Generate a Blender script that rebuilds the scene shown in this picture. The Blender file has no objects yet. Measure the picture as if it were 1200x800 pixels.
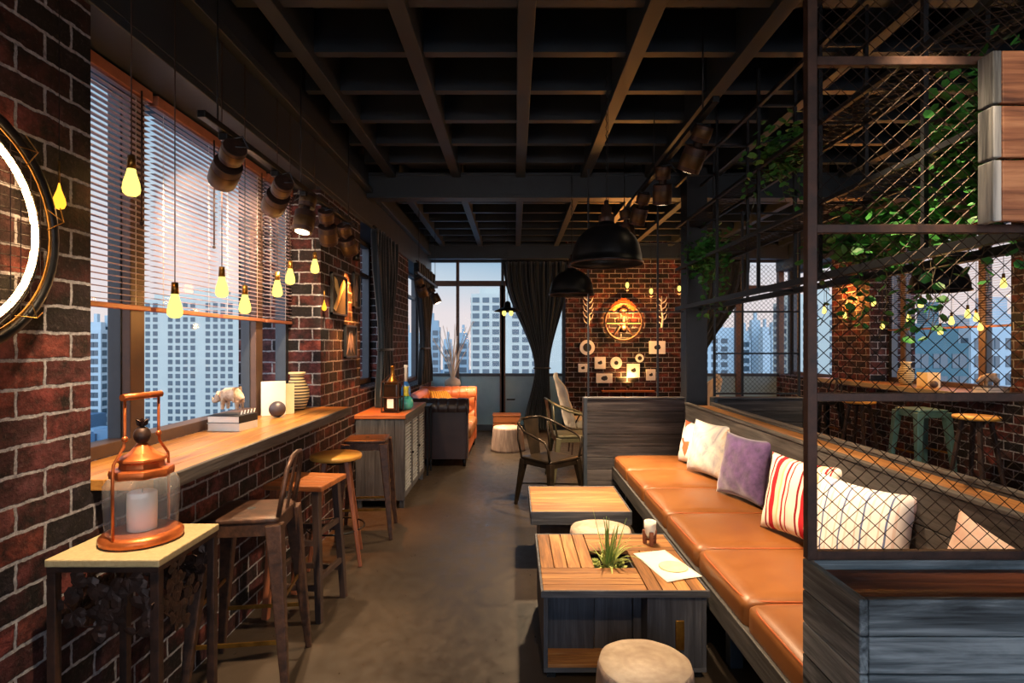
import bpy, math, random
from mathutils import Vector, Matrix
random.seed(7)
PI = math.pi
SC = bpy.context.scene
COL = SC.collection

# ---------------------------------------------------------------- camera, sky, exposure
EYE = 1.5
F = 650.0
cam_d = bpy.data.cameras.new('camera')
cam = bpy.data.objects.new('camera', cam_d)
COL.objects.link(cam)
cam.location = (0, 0, EYE)
cam.rotation_euler = (PI/2, 0, 0)
cam_d.sensor_width = 36.0
cam_d.lens = 36.0*F/1200.0
cam_d.shift_x = -3/1200.0
cam_d.shift_y = 4/1200.0
cam_d.clip_start = 0.05
cam_d.clip_end = 3000
SC.camera = cam
SC.view_settings.view_transform = 'Standard'
SC.view_settings.look = 'None'
SC.view_settings.gamma = 1
SC.view_settings.exposure = 0.12
SC.view_settings.use_curve_mapping = False

def lin(h):
    h = h.lstrip('#')
    o = []
    for i in (0, 2, 4):
        c = int(h[i:i+2], 16)/255
        o.append(c/12.92 if c <= .04045 else ((c+.055)/1.055)**2.4)
    return (o[0], o[1], o[2], 1)

w = bpy.data.worlds.new('dusk_sky')
SC.world = w
w.use_nodes = True
nt = w.node_tree
nt.nodes.clear()
tc = nt.nodes.new('ShaderNodeTexCoord')
sx = nt.nodes.new('ShaderNodeSeparateXYZ')
nt.links.new(tc.outputs['Generated'], sx.inputs[0])
def wmath(op, a, b=None, clamp=False):
    m = nt.nodes.new('ShaderNodeMath'); m.operation = op; m.use_clamp = clamp
    for i, v in enumerate((a, b)):
        if v is None: continue
        if hasattr(v, 'links'): nt.links.new(v, m.inputs[i])
        else: m.inputs[i].default_value = v
    return m.outputs[0]
# the sky stays pale higher up to the left and right of the room and is boosted behind the viewer as added fill light
west = wmath('ABSOLUTE', sx.outputs['X'])
elev = wmath('MULTIPLY', sx.outputs['Z'], wmath('SUBTRACT', 1.0, wmath('MULTIPLY', west, 1.05), True))
rp = nt.nodes.new('ShaderNodeValToRGB')
cr = rp.color_ramp
cr.elements[0].position = 0.0;  cr.elements[0].color = lin('#eee0dc')
cr.elements[1].position = 1.0;  cr.elements[1].color = lin('#6f9ad0')
for p, c in ((.05, '#e8dcdc'), (.10, '#c6d2dc'), (.15, '#98b8d0'), (.35, '#92b6d4')):
    e = cr.elements.new(p); e.color = lin(c)
nt.links.new(elev, rp.inputs[0])
bg = nt.nodes.new('ShaderNodeBackground')
SKY_BACK_FILL = 4.2
back = wmath('MULTIPLY', wmath('MAXIMUM', wmath('MULTIPLY', sx.outputs['Y'], -1.0), 0.0), SKY_BACK_FILL)
nt.links.new(wmath('ADD', 1.0, back), bg.inputs['Strength'])
nt.links.new(rp.outputs[0], bg.inputs[0])
wo = nt.nodes.new('ShaderNodeOutputWorld')
nt.links.new(bg.outputs[0], wo.inputs[0])

# light levels, used by the lamp builders further down
WARM = (1.0, .71, .42)
AMBER = (1.0, .48, .13)
FLAME = (1.0, .30, .05)
K_SPOT = 1.7
K_BULB = 1.0

def at(px, py, Y):
    return Vector(((px-603)*Y/F, Y, EYE-(py-404)*Y/F))

# ---------------------------------------------------------------- mesh helpers
class MB:
    def __init__(s):
        s.v = []; s.f = []; s.s = []
    def add(s, vs, fs, smooth=False):
        o = len(s.v)
        s.v += [tuple(p) for p in vs]
        for f in fs:
            s.f.append([i+o for i in f]); s.s.append(smooth)
    def box(s, x0, x1, y0, y1, z0, z1):
        vs = [(x, y, z) for z in (z0, z1) for y in (y0, y1) for x in (x0, x1)]
        s.add(vs, [(0, 2, 3, 1), (4, 5, 7, 6), (0, 1, 5, 4), (2, 6, 7, 3), (0, 4, 6, 2), (1, 3, 7, 5)])
        return s
    def bar(s, p, q, w0, h0=None, w1=None, h1=None, up=(0, 0, 1)):
        p = Vector(p); q = Vector(q)
        h0 = w0 if h0 is None else h0
        w1 = w0 if w1 is None else w1
        h1 = h0 if h1 is None else h1
        d = (q-p).normalized(); u = Vector(up)
        if abs(d.dot(u.normalized())) > .95: u = Vector((0, 1, 0))
        a = d.cross(u).normalized(); b = a.cross(d).normalized()
        vs = []
        for c, ww, hh in ((p, w0, h0), (q, w1, h1)):
            for i, j in ((-1, -1), (1, -1), (1, 1), (-1, 1)):
                vs.append(c+a*(i*ww/2)+b*(j*hh/2))
        s.add(vs, [(3, 2, 1, 0), (4, 5, 6, 7), (0, 1, 5, 4), (1, 2, 6, 5), (2, 3, 7, 6), (3, 0, 4, 7)])
        return s
    def tube(s, pts, r, n=8, closed=False):
        pts = [Vector(p) for p in pts]; m = len(pts)
        rs = r if isinstance(r, (list, tuple)) else [r]*m
        vs = []; prev = None
        for i in range(m):
            if closed: d = pts[(i+1) % m]-pts[i-1]
            else: d = pts[min(i+1, m-1)]-pts[max(i-1, 0)]
            d.normalize()
            if prev is None:
                u = Vector((0, 0, 1)) if abs(d.z) < .9 else Vector((1, 0, 0))
                a = d.cross(u).normalized()
            else:
                a = (prev-d*prev.dot(d)).normalized()
            prev = a; b = d.cross(a)
            for k in range(n):
                t = 2*PI*k/n
                vs.append(pts[i]+a*(math.cos(t)*rs[i])+b*(math.sin(t)*rs[i]))
        fs = []
        for i in range(m if closed else m-1):
            j = (i+1) % m
            for k in range(n):
                l = (k+1) % n
                fs.append((i*n+k, i*n+l, j*n+l, j*n+k))
        if not closed:
            fs.append(tuple(range(n))[::-1]); fs.append(tuple((m-1)*n+k for k in range(n)))
        s.add(vs, fs, n > 5)
        return s
    def lathe(s, prof, n=24, c=(0, 0, 0), close=True, wob=0, sq=1.0):
        vs = []; c = Vector(c)
        for i, (r, z) in enumerate(prof):
            for k in range(n):
                t = 2*PI*k/n
                rr = r*(1+wob*(math.sin(3*t+1)+.6*math.sin(5*t+2)+.5*math.sin(11*t)))
                vs.append(c+Vector((math.cos(t)*rr, math.sin(t)*rr*sq, z)))
        fs = []
        for i in range(len(prof)-1):
            for k in range(n):
                l = (k+1) % n
                fs.append((i*n+k, i*n+l, (i+1)*n+l, (i+1)*n+k))
        s.add(vs, fs, True)
        if close:
            o = len(s.v)-len(vs)
            s.f.append([o+k for k in range(n)][::-1]); s.s.append(False)
            s.f.append([o+(len(prof)-1)*n+k for k in range(n)]); s.s.append(False)
        return s
    def cyl(s, p, q, r0, r1=None, n=20):
        p = Vector(p); q = Vector(q); r1 = r0 if r1 is None else r1
        d = (q-p).normalized(); u = Vector((0, 0, 1)) if abs(d.z) < .9 else Vector((1, 0, 0))
        a = d.cross(u).normalized(); b = d.cross(a); vs = []
        for c, r in ((p, r0), (q, r1)):
            for k in range(n):
                t = 2*PI*k/n; vs.append(c+a*(math.cos(t)*r)+b*(math.sin(t)*r))
        o = len(s.v)
        s.add(vs, [(k, (k+1) % n, n+(k+1) % n, n+k) for k in range(n)], True)
        s.f.append([o+k for k in range(n)][::-1]); s.s.append(False)
        s.f.append([o+n+k for k in range(n)]); s.s.append(False)
        return s
    def ball(s, c, r, n=14, sc=(1, 1, 1)):
        c = Vector(c); m = n//2+1
        vs = []
        for i in range(m+1):
            ph = PI*i/m
            for k in range(n):
                t = 2*PI*k/n
                vs.append(c+Vector((math.sin(ph)*math.cos(t)*r*sc[0], math.sin(ph)*math.sin(t)*r*sc[1], math.cos(ph)*r*sc[2])))
        s.add(vs, [(i*n+k, i*n+(k+1) % n, (i+1)*n+(k+1) % n, (i+1)*n+k) for i in range(m) for k in range(n)], True)
        return s
    def grid(s, fn, nu, nv, smooth=True):
        vs = [fn(i/nu, j/nv) for j in range(nv+1) for i in range(nu+1)]
        s.add(vs, [(j*(nu+1)+i, j*(nu+1)+i+1, (j+1)*(nu+1)+i+1, (j+1)*(nu+1)+i) for j in range(nv) for i in range(nu)], smooth)
        return s
    def soft(s, c, half, r, n=8, bulge=0.0, fn=None):
        """rounded, slightly domed box"""
        c = Vector(c); hx, hy, hz = half
        def remap(t): return math.sin(t*PI/2)*.45+t*.55
        for ax in range(3):
            for sg in (-1, 1):
                def g(u, v):
                    a = remap(2*u-1); b = remap(2*v-1)
                    p = [0, 0, 0]; p[ax] = sg; p[(ax+1) % 3] = a*sg; p[(ax+2) % 3] = b
                    q = Vector((p[0]*hx, p[1]*hy, p[2]*hz))
                    inn = Vector((max(-hx+r, min(hx-r, q.x)), max(-hy+r, min(hy-r, q.y)), max(-hz+r, min(hz-r, q.z))))
                    d = q-inn
                    if d.length > 1e-6: q = inn+d.normalized()*r
                    if bulge: q.z += bulge*(q.z/hz)*max(0, 1-(q.x/hx)**2)**.6*max(0, 1-(q.y/hy)**2)**.6
                    if fn: q = fn(q)
                    return c+q
                s.grid(g, n, n)
        return s
    def build(s, name, mat, parent=None, bevel=0, seg=2, solid=0, loc=None, weld=False, sub=0):
        me = bpy.data.meshes.new(name)
        me.from_pydata(s.v, [], s.f)
        me.polygons.foreach_set('use_smooth', s.s)
        uv = me.uv_layers.new(name='UVMap')
        vv = me.vertices
        for p in me.polygons:
            n = p.normal; ax, ay, az = abs(n.x), abs(n.y), abs(n.z)
            for li in p.loop_indices:
                c = vv[me.loops[li].vertex_index].co
                if az >= ax and az >= ay: uv.data[li].uv = (c.x, c.y)
                elif ax >= ay: uv.data[li].uv = (c.y, c.z)
                else: uv.data[li].uv = (c.x, c.z)
        me.materials.append(mat)
        o = bpy.data.objects.new(name, me)
        COL.objects.link(o)
        if parent: o.parent = parent
        if loc: o.location = loc
        if weld:
            m = o.modifiers.new('weld', 'WELD'); m.merge_threshold = 1e-5
        if solid:
            m = o.modifiers.new('solid', 'SOLIDIFY'); m.thickness = solid; m.offset = 0
        if bevel:
            m = o.modifiers.new('bevel', 'BEVEL'); m.width = bevel; m.segments = seg; m.limit_method = 'ANGLE'; m.angle_limit = .6
            m.harden_normals = False
        if sub:
            m = o.modifiers.new('sub', 'SUBSURF'); m.levels = sub; m.render_levels = sub
        return o

def tag(o, label, cat, group=None, kind=None):
    o['label'] = label; o['category'] = cat
    if group: o['group'] = group
    if kind: o['kind'] = kind
    return o
def thing(name, label, cat, loc=(0, 0, 0), rot=0, group=None):
    o = bpy.data.objects.new(name, None)
    COL.objects.link(o); o.location = loc; o.rotation_euler = (0, 0, rot); o.empty_display_size = .1
    return tag(o, label, cat, group)
def struct(o):
    o['kind'] = 'structure'; return o
def dup(root, loc, rot=None, label=None, group=None):
    def cp(o, par):
        c = o.copy(); COL.objects.link(c)
        if par: c.parent = par
        for ch in list(o.children): cp(ch, c)
        return c
    r = cp(root, None); r.location = loc
    if rot is not None: r.rotation_euler = rot if isinstance(rot, (tuple, list)) else (0, 0, rot)
    if label: r['label'] = label
    if group: r['group'] = group
    return r

# ---------------------------------------------------------------- materials
def newmat(name):
    m = bpy.data.materials.new(name); m.use_nodes = True
    n = m.node_tree; n.nodes.clear()
    out = n.nodes.new('ShaderNodeOutputMaterial')
    b = n.nodes.new('ShaderNodeBsdfPrincipled')
    n.links.new(b.outputs[0], out.inputs[0])
    return m, n, b, out
def ramp(n, fac, stops, interp='LINEAR'):
    r = n.nodes.new('ShaderNodeValToRGB'); c = r.color_ramp; c.interpolation = interp
    c.elements[0].position = stops[0][0]; c.elements[0].color = lin(stops[0][1])
    c.elements[1].position = stops[-1][0]; c.elements[1].color = lin(stops[-1][1])
    for p, h in stops[1:-1]:
        e = c.elements.new(p); e.color = lin(h)
    n.links.new(fac, r.inputs[0]); return r.outputs[0]
def noise(n, vec, scale, detail=4, rough=.6, dist=0):
    t = n.nodes.new('ShaderNodeTexNoise')
    t.inputs['Scale'].default_value = scale; t.inputs['Detail'].default_value = detail
    t.inputs['Roughness'].default_value = rough; t.inputs['Distortion'].default_value = dist
    if vec: n.links.new(vec, t.inputs['Vector'])
    return t
def mapping(n, src, scale=(1, 1, 1), loc=(0, 0, 0), rot=(0, 0, 0)):
    m = n.nodes.new('ShaderNodeMapping')
    m.inputs['Scale'].default_value = scale; m.inputs['Location'].default_value = loc; m.inputs['Rotation'].default_value = rot
    n.links.new(src, m.inputs[0]); return m.outputs[0]
def bump(n, b, h, strength, dist=.01):
    k = n.nodes.new('ShaderNodeBump'); k.inputs['Strength'].default_value = strength; k.inputs['Distance'].default_value = dist
    n.links.new(h, k.inputs['Height']); n.links.new(k.outputs[0], b.inputs['Normal'])
def mixc(n, fac, a, b, mode='MIX'):
    m = n.nodes.new('ShaderNodeMix'); m.data_type = 'RGBA'; m.blend_type = mode
    for sock, v in ((m.inputs[0], fac), (m.inputs[6], a), (m.inputs[7], b)):
        if hasattr(v, 'links'): n.links.new(v, sock)
        else: sock.default_value = v
    return m.outputs[2]
def math_(n, op, a, b=None):
    m = n.nodes.new('ShaderNodeMath'); m.operation = op
    for i, v in enumerate((a, b)):
        if v is None: continue
        if hasattr(v, 'links'): n.links.new(v, m.inputs[i])
        else: m.inputs[i].default_value = v
    return m.outputs[0]

def pbr(name, c1, c2=None, rough=.6, metal=0, scale=12, bmp=0, spec=.5, sheen=0, coat=0, trans=0):
    m, n, b, out = newmat(name)
    c2 = c2 or c1
    t = n.nodes.new('ShaderNodeTexCoord')
    ns = noise(n, t.outputs['Object'], scale, 5, .65)
    n.links.new(ramp(n, ns.outputs[0], ((.3, c1), (.7, c2))), b.inputs['Base Color'])
    b.inputs['Metallic'].default_value = metal
    r = n.nodes.new('ShaderNodeMapRange'); r.inputs[3].default_value = max(0, rough-.1); r.inputs[4].default_value = min(1, rough+.1)
    n.links.new(ns.outputs[0], r.inputs[0]); n.links.new(r.outputs[0], b.inputs['Roughness'])
    b.inputs['Specular IOR Level'].default_value = spec
    if sheen: b.inputs['Sheen Weight'].default_value = sheen
    if coat: b.inputs['Coat Weight'].default_value = coat
    if trans: b.inputs['Transmission Weight'].default_value = trans
    if bmp: bump(n, b, ns.outputs[0], bmp)
    return m

def wood(name, dark, mid, light, axis=0, scale=1.0, rough=.55, bmp=.35, island=.5, coat=0, metal=0, ctr=.2):
    m, n, b, out = newmat(name)
    t = n.nodes.new('ShaderNodeTexCoord'); g = n.nodes.new('ShaderNodeNewGeometry')
    off = n.nodes.new('ShaderNodeVectorMath'); off.operation = 'ADD'
    sc = n.nodes.new('ShaderNodeVectorMath'); sc.operation = 'SCALE'; sc.inputs[0].default_value = (7, 5, 9)
    n.links.new(g.outputs['Random Per Island'], sc.inputs['Scale'])
    n.links.new(t.outputs['Object'], off.inputs[0]); n.links.new(sc.outputs[0], off.inputs[1])
    s3 = [14*scale]*3; s3[axis] = 1.1*scale
    v = mapping(n, off.outputs[0], tuple(s3))
    a = noise(n, v, 1.6, 6, .62, .8)
    f3 = [70*scale]*3; f3[axis] = 2.5*scale
    v2 = mapping(n, off.outputs[0], tuple(f3))
    fi = noise(n, v2, 1.5, 3, .6)
    comb = math_(n, 'ADD', math_(n, 'MULTIPLY', a.outputs[0], .72), math_(n, 'MULTIPLY', fi.outputs[0], .28))
    comb = math_(n, 'ADD', comb, math_(n, 'MULTIPLY', math_(n, 'SUBTRACT', g.outputs['Random Per Island'], .5), island*.3))
    n.links.new(ramp(n, comb, ((.5-ctr, dark), (.5, mid), (.5+ctr, light))), b.inputs['Base Color'])
    b.inputs['Roughness'].default_value = rough; b.inputs['Metallic'].default_value = metal
    b.inputs['Specular IOR Level'].default_value = .35
    if coat: b.inputs['Coat Weight'].default_value = coat
    bump(n, b, comb, bmp, .006)
    return m

def brick_mat(name, dark=0.0):
    m, n, b, out = newmat(name)
    u = n.nodes.new('ShaderNodeUVMap')
    wn = noise(n, u.outputs[0], 20, 5, .7)
    sub = n.nodes.new('ShaderNodeVectorMath'); sub.operation = 'SUBTRACT'; sub.inputs[1].default_value = (.5, .5, .5)
    n.links.new(wn.outputs['Color'], sub.inputs[0])
    scl = n.nodes.new('ShaderNodeVectorMath'); scl.operation = 'SCALE'; scl.inputs['Scale'].default_value = .02
    n.links.new(sub.outputs[0], scl.inputs[0])
    ad = n.nodes.new('ShaderNodeVectorMath'); ad.operation = 'ADD'
    n.links.new(u.outputs[0], ad.inputs[0]); n.links.new(scl.outputs[0], ad.inputs[1])
    bt = n.nodes.new('ShaderNodeTexBrick')
    bt.offset = .5
    for k, val in (('Scale', 1), ('Mortar Size', .0062), ('Mortar Smooth', .3), ('Bias', 0), ('Brick Width', .205), ('Row Height', .0855)):
        bt.inputs[k].default_value = val
    bt.inputs['Color1'].default_value = (0, 0, 0, 1); bt.inputs['Color2'].default_value = (1, 1, 1, 1)
    bt.inputs['Mortar'].default_value = (.5, .5, .5, 1)
    n.links.new(ad.outputs[0], bt.inputs['Vector'])
    pal = ramp(n, bt.outputs[0], ((0, '#1b181f'), (.12, '#2c2229'), (.22, '#4b2d31'), (.45, '#653436'), (.6, '#7a3a37'),
                                  (.72, '#544040'), (.85, '#82443b'), (1, '#93483a')))
    n1 = noise(n, u.outputs[0], 9, 8, .7); n2 = noise(n, u.outputs[0], 60, 4, .7)
    soot = ramp(n, n1.outputs[0], ((.38, '#242026'), (.5, '#9c8a8a'), (.66, '#ffffff')))
    c = mixc(n, 1.0, pal, soot, 'MULTIPLY')
    n3 = noise(n, u.outputs[0], 1.3, 3, .6)
    c = mixc(n, 1.0, c, ramp(n, n3.outputs[0], ((.38, '#6e6266'), (.6, '#ffffff'))), 'MULTIPLY')
    pale = ramp(n, n2.outputs[0], ((.55, '#000000'), (.8, '#5b5350')))
    c = mixc(n, .5, c, pale, 'SCREEN')
    mo = ramp(n, n2.outputs[0], ((.3, '#57565c'), (.7, '#9c9ba0')))
    c = mixc(n, bt.outputs['Fac'], c, mo)
    n.links.new(c, b.inputs['Base Color'])
    b.inputs['Roughness'].default_value = .82
    b.inputs['Specular IOR Level'].default_value = .3
    hgt = math_(n, 'ADD', math_(n, 'MULTIPLY', math_(n, 'SUBTRACT', 1.0, bt.outputs['Fac']), .9), math_(n, 'MULTIPLY', n1.outputs[0], .7))
    hgt = math_(n, 'ADD', hgt, math_(n, 'MULTIPLY', n2.outputs[0], .25))
    bump(n, b, hgt, .9, .012)
    return m

def glow(name, col, strength):
    m = bpy.data.materials.new(name); m.use_nodes = True
    n = m.node_tree; n.nodes.clear()
    out = n.nodes.new('ShaderNodeOutputMaterial'); e = n.nodes.new('ShaderNodeEmission')
    e.inputs[0].default_value = (*col, 1); e.inputs[1].default_value = strength
    n.links.new(e.outputs[0], out.inputs[0]); return m
def glassmat(name, tint=(1, 1, 1), refl=.5, rough=.02):
    m = bpy.data.materials.new(name); m.use_nodes = True
    n = m.node_tree; n.nodes.clear()
    out = n.nodes.new('ShaderNodeOutputMaterial')
    t = n.nodes.new('ShaderNodeBsdfTransparent'); t.inputs[0].default_value = (*tint, 1)
    g = n.nodes.new('ShaderNodeBsdfGlossy'); g.inputs['Roughness'].default_value = rough
    fr = n.nodes.new('ShaderNodeFresnel'); fr.inputs[0].default_value = 1.45
    gg = n.nodes.new('ShaderNodeNewGeometry')
    mu = math_(n, 'MULTIPLY', math_(n, 'MULTIPLY', fr.outputs[0], refl), math_(n, 'SUBTRACT', 1.0, gg.outputs['Backfacing']))
    mx = n.nodes.new('ShaderNodeMixShader')
    n.links.new(mu, mx.inputs[0]); n.links.new(t.outputs[0], mx.inputs[1]); n.links.new(g.outputs[0], mx.inputs[2])
    n.links.new(mx.outputs[0], out.inputs[0]); return m
def stripes(name, axis, stops, scale, rough=.9, base_noise=.03):
    """woven cloth with lengthwise stripes; stops = ramp constant colours"""
    m, n, b, out = newmat(name)
    t = n.nodes.new('ShaderNodeTexCoord'); s = n.nodes.new('ShaderNodeSeparateXYZ')
    n.links.new(t.outputs['Object'], s.inputs[0])
    f = math_(n, 'FRACT', math_(n, 'MULTIPLY', math_(n, 'ADD', s.outputs[axis], 5.0), scale))
    n.links.new(ramp(n, f, stops, 'CONSTANT'), b.inputs['Base Color'])
    b.inputs['Roughness'].default_value = rough; b.inputs['Specular IOR Level'].default_value = .2
    ns = noise(n, t.outputs['Object'], 350, 2); bump(n, b, ns.outputs[0], .2, .002)
    return m

M = {}
M['brick'] = brick_mat('red_brick')
M['steel'] = pbr('dark_steel', '#15181c', '#22252a', .45, .3, 6, .05)
M['beam'] = pbr('painted_beam', '#1d252c', '#28323a', .5, .2, 4, .05)
M['deck'] = pbr('ceiling_deck', '#28303a', '#323b46', .7, 0, 3, .05)
M['rust'] = pbr('rusty_steel', '#2f2420', '#5c3f31', .42, .45, 26, .25)
M['rustdark'] = pbr('dark_rusty_steel', '#241c1a', '#4a3127', .5, .5, 20, .25)
M['copper'] = pbr('copper_metal', '#a4532a', '#c9703a', .38, .7, 20, .08)
M['brass'] = pbr('aged_brass', '#6b4a1e', '#9a7030', .35, .85, 20, .05)
M['black'] = pbr('black_metal', '#0c0d0f', '#17181b', .4, .4, 10)
M['wire'] = pbr('wire_metal', '#1d1714', '#3a2a22', .5, .6, 10)
M['frame_dark'] = pbr('window_frame_dark', '#2a3038', '#39414b', .45, .3, 4)
M['frame_brown'] = pbr('window_frame_brown', '#42302a', '#5a4234', .5, .1, 8)
M['slat'] = None
M['counter'] = wood('worktop_wood', '#6c4420', '#9a6830', '#b8843f', 1, .8, .38, .2, .5, .15)
M['oldwood'] = wood('grey_old_wood', '#26262b', '#45464c', '#6b6b70', 0, 1, .6, .5, .5)
M['redboard'] = wood('reddish_stained_board', '#3c2118', '#6b3a26', '#8e5536', 0, 1.6, .5, .4, .5)
M['tablewood'] = wood('dark_grey_table_wood', '#25262b', '#3a3b42', '#525258', 2, 1, .6, .5, .4)
M['spotband'] = pbr('dull_brass_band', '#3a2a17', '#5c4222', .45, .6, 12, .05)
M['planterwood'] = wood('weathered_planter_wood', '#26282a', '#595d5f', '#929494', 0, .8, .65, .9, .5, ctr=.13)
M['planterwood_y'] = wood('weathered_planter_wood_side', '#26282a', '#595d5f', '#929494', 1, .8, .65, .9, .5, ctr=.13)
M['planterwood_z'] = wood('weathered_planter_wood_upright', '#3b3e41', '#7a7d80', '#b2b4b4', 2, .8, .65, .9, .5, ctr=.13)
M['partwood'] = wood('charred_plank_wood', '#1b191a', '#343032', '#504a4a', 0, 1, .6, .6, .7, ctr=.14)
M['lattice'] = pbr('grey_lattice_paint', '#6e7276', '#8c9094', .6, 0, 30)
M['bronze'] = pbr('dark_bronze_metal', '#1b1815', '#3a2e22', .35, .6, 12, .05)
M['olive'] = pbr('olive_metal', '#3e3a2a', '#55503a', .45, .3, 14)
M['oldwood_y'] = wood('grey_old_wood_long', '#2a2727', '#4c4948', '#706a66', 1, 1, .6, .5, .5)
M['oldwood_z'] = wood('grey_old_wood_upright', '#1f2024', '#37383d', '#525256', 2, 1, .6, .5, .5)
M['brownwood'] = wood('brown_plank_wood', '#553820', '#946338', '#c6945a', 0, 1, .5, .4, .6)
M['brownwood_y'] = wood('brown_plank_wood_long', '#553820', '#946338', '#c6945a', 1, 1, .5, .4, .6)
M['seatwood'] = wood('warm_seat_wood', '#6b3a20', '#93562f', '#ab6c3d', 0, 1, .4, .2, .5, .1)
M['redwood'] = wood('reddish_leg_wood', '#57301f', '#7d4830', '#935a3c', 2, 1, .45, .2, .5)
M['darkwood'] = wood('dark_leg_wood', '#241c1a', '#3a2b26', '#4a3830', 2, 1, .5, .2, .5)
M['yellowseat'] = wood('honey_round_seat', '#b77a2c', '#cf9440', '#dba552', 0, .6, .4, .1, .2, .2)
M['signwood'] = wood('orange_brown_board', '#4a2c20', '#8a5a40', '#b07e5c', 0, 1.0, .6, .8, .3, ctr=.13)
M['bark'] = wood('stump_bark', '#5a4a44', '#857269', '#a8968c', 2, 1, .8, .7, .2)
M['leather'] = pbr('tan_leather', '#764620', '#845228', .4, 0, 9, .04, .45)
M['leathershade'] = pbr('shaded_sofa_leather', '#211719', '#2e1f1f', .35, 0, 9, .05, .5)
M['leatherorange'] = pbr('cognac_leather', '#a8552c', '#b9643a', .38, 0, 9, .05, .5)
M['curtain'] = pbr('dark_curtain_cloth', '#0d151a', '#18242a', .6, 0, 60, .1, .2, .3)
M['white'] = pbr('white_ceramic', '#d8d6d2', '#e8e6e2', .35, 0, 8)
M['paper'] = pbr('paper_white', '#e2ded4', '#efeae0', .8, 0, 8)
M['blackink'] = pbr('black_ink', '#141416', '#1e1e20', .7, 0, 30)
M['stone'] = pbr('pale_stone_top', '#94835f', '#ab9a75', .5, 0, 90, .1)
M['glass'] = glassmat('window_glass', (.97, .985, 1), .15)
M['lglass'] = glassmat('lantern_glass', (.93, .93, .94), 1.0)
def cloudy(m, amt, col):
    n = m.node_tree; out = [x for x in n.nodes if x.type == 'OUTPUT_MATERIAL'][0]; src = out.inputs[0].links[0].from_socket
    d = n.nodes.new('ShaderNodeBsdfDiffuse'); d.inputs[0].default_value = lin(col)
    mx = n.nodes.new('ShaderNodeMixShader'); mx.inputs[0].default_value = amt
    n.links.new(src, mx.inputs[1]); n.links.new(d.outputs[0], mx.inputs[2]); n.links.new(mx.outputs[0], out.inputs[0])
cloudy(M['lglass'], .10, '#d8d4d4')
M['frost'] = pbr('frosted_blue_glass', '#7294a3', '#86a8b6', .35, 0, 2)
M['bulbglow'] = glow('bulb_glow', (1.0, .80, .16), 1.9)
M['bulbamber'] = glow('amber_bulb_glow', (1.0, .42, .03), 2.0)
M['hot'] = glow('hot_lamp_face', (1, .72, .42), 8)
M['hotsmall'] = glow('filament_glow', (1, .6, .2), 4)
M['neon'] = glow('ring_tube_glow', (1.0, .58, .26), 20)
M['leaf'] = pbr('ivy_leaf', '#1f5526', '#3f8a38', .5, 0, 20)
M['stem'] = pbr('plant_stem', '#3b3320', '#5a4a2c', .7, 0, 20)
M['blade'] = pbr('air_plant_blade', '#8fa04a', '#c4c878', .5, 0, 14)
M['bladedark'] = pbr('air_plant_heart', '#5c7a34', '#7f9a4c', .5, 0, 14)
M['stool_teal'] = pbr('teal_painted_metal', '#3f5f5c', '#567773', .45, .3, 10)

def slatmat():
    m, n, b, out = newmat('blind_slat')
    b.inputs['Base Color'].default_value = lin('#d6c6ca'); b.inputs['Roughness'].default_value = .5
    tr = n.nodes.new('ShaderNodeBsdfTranslucent'); tr.inputs[0].default_value = lin('#e2d0d2')
    mx = n.nodes.new('ShaderNodeMixShader'); mx.inputs[0].default_value = .5
    n.links.new(b.outputs[0], mx.inputs[1]); n.links.new(tr.outputs[0], mx.inputs[2]); n.links.new(mx.outputs[0], out.inputs[0])
    return m
M['slat'] = slatmat()
M['rail'] = pbr('blind_rail_wood', '#8b5238', '#a5654a', .5, 0, 20)

def floormat():
    m, n, b, out = newmat('brown_concrete')
    t = n.nodes.new('ShaderNodeTexCoord')
    a = noise(n, t.outputs['Object'], .9, 8, .6); f = noise(n, mapping(n, t.outputs['Object'], (4, 3, 1)), 4, 7, .7)
    k = math_(n, 'ADD', math_(n, 'MULTIPLY', a.outputs[0], .85), math_(n, 'MULTIPLY', f.outputs[0], .15))
    n.links.new(ramp(n, k, ((.3, '#251f1b'), (.5, '#352d26'), (.72, '#463b31'))), b.inputs['Base Color'])
    n.links.new(ramp(n, f.outputs[0], ((.3, '#8a8a8a'), (.7, '#c0c0c0'))), b.inputs['Roughness'])
    b.inputs['Specular IOR Level'].default_value = .4
    bump(n, b, a.outputs[0], .1, .004)
    return m
M['floor'] = floormat()

def ringmat():
    m, n, b, out = newmat('stump_rings')
    t = n.nodes.new('ShaderNodeTexCoord')
    wv = n.nodes.new('ShaderNodeTexWave'); wv.wave_type = 'RINGS'; wv.rings_direction = 'Z'
    for k, val in (('Scale', 9), ('Distortion', 3), ('Detail', 3), ('Detail Scale', 1.5)): wv.inputs[k].default_value = val
    n.links.new(t.outputs['Object'], wv.inputs[0])
    a = noise(n, t.outputs['Object'], 6, 5)
    c = mixc(n, .14, ramp(n, a.outputs[0], ((.3, '#907c6c'), (.5, '#b09e8c'), (.7, '#d2c4b2'))), ramp(n, wv.outputs[0], ((0, '#846a56'), (1, '#b8a28a'))))
    n.links.new(c, b.inputs['Base Color']); b.inputs['Roughness'].default_value = .6
    return m
M['rings'] = ringmat()

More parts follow.
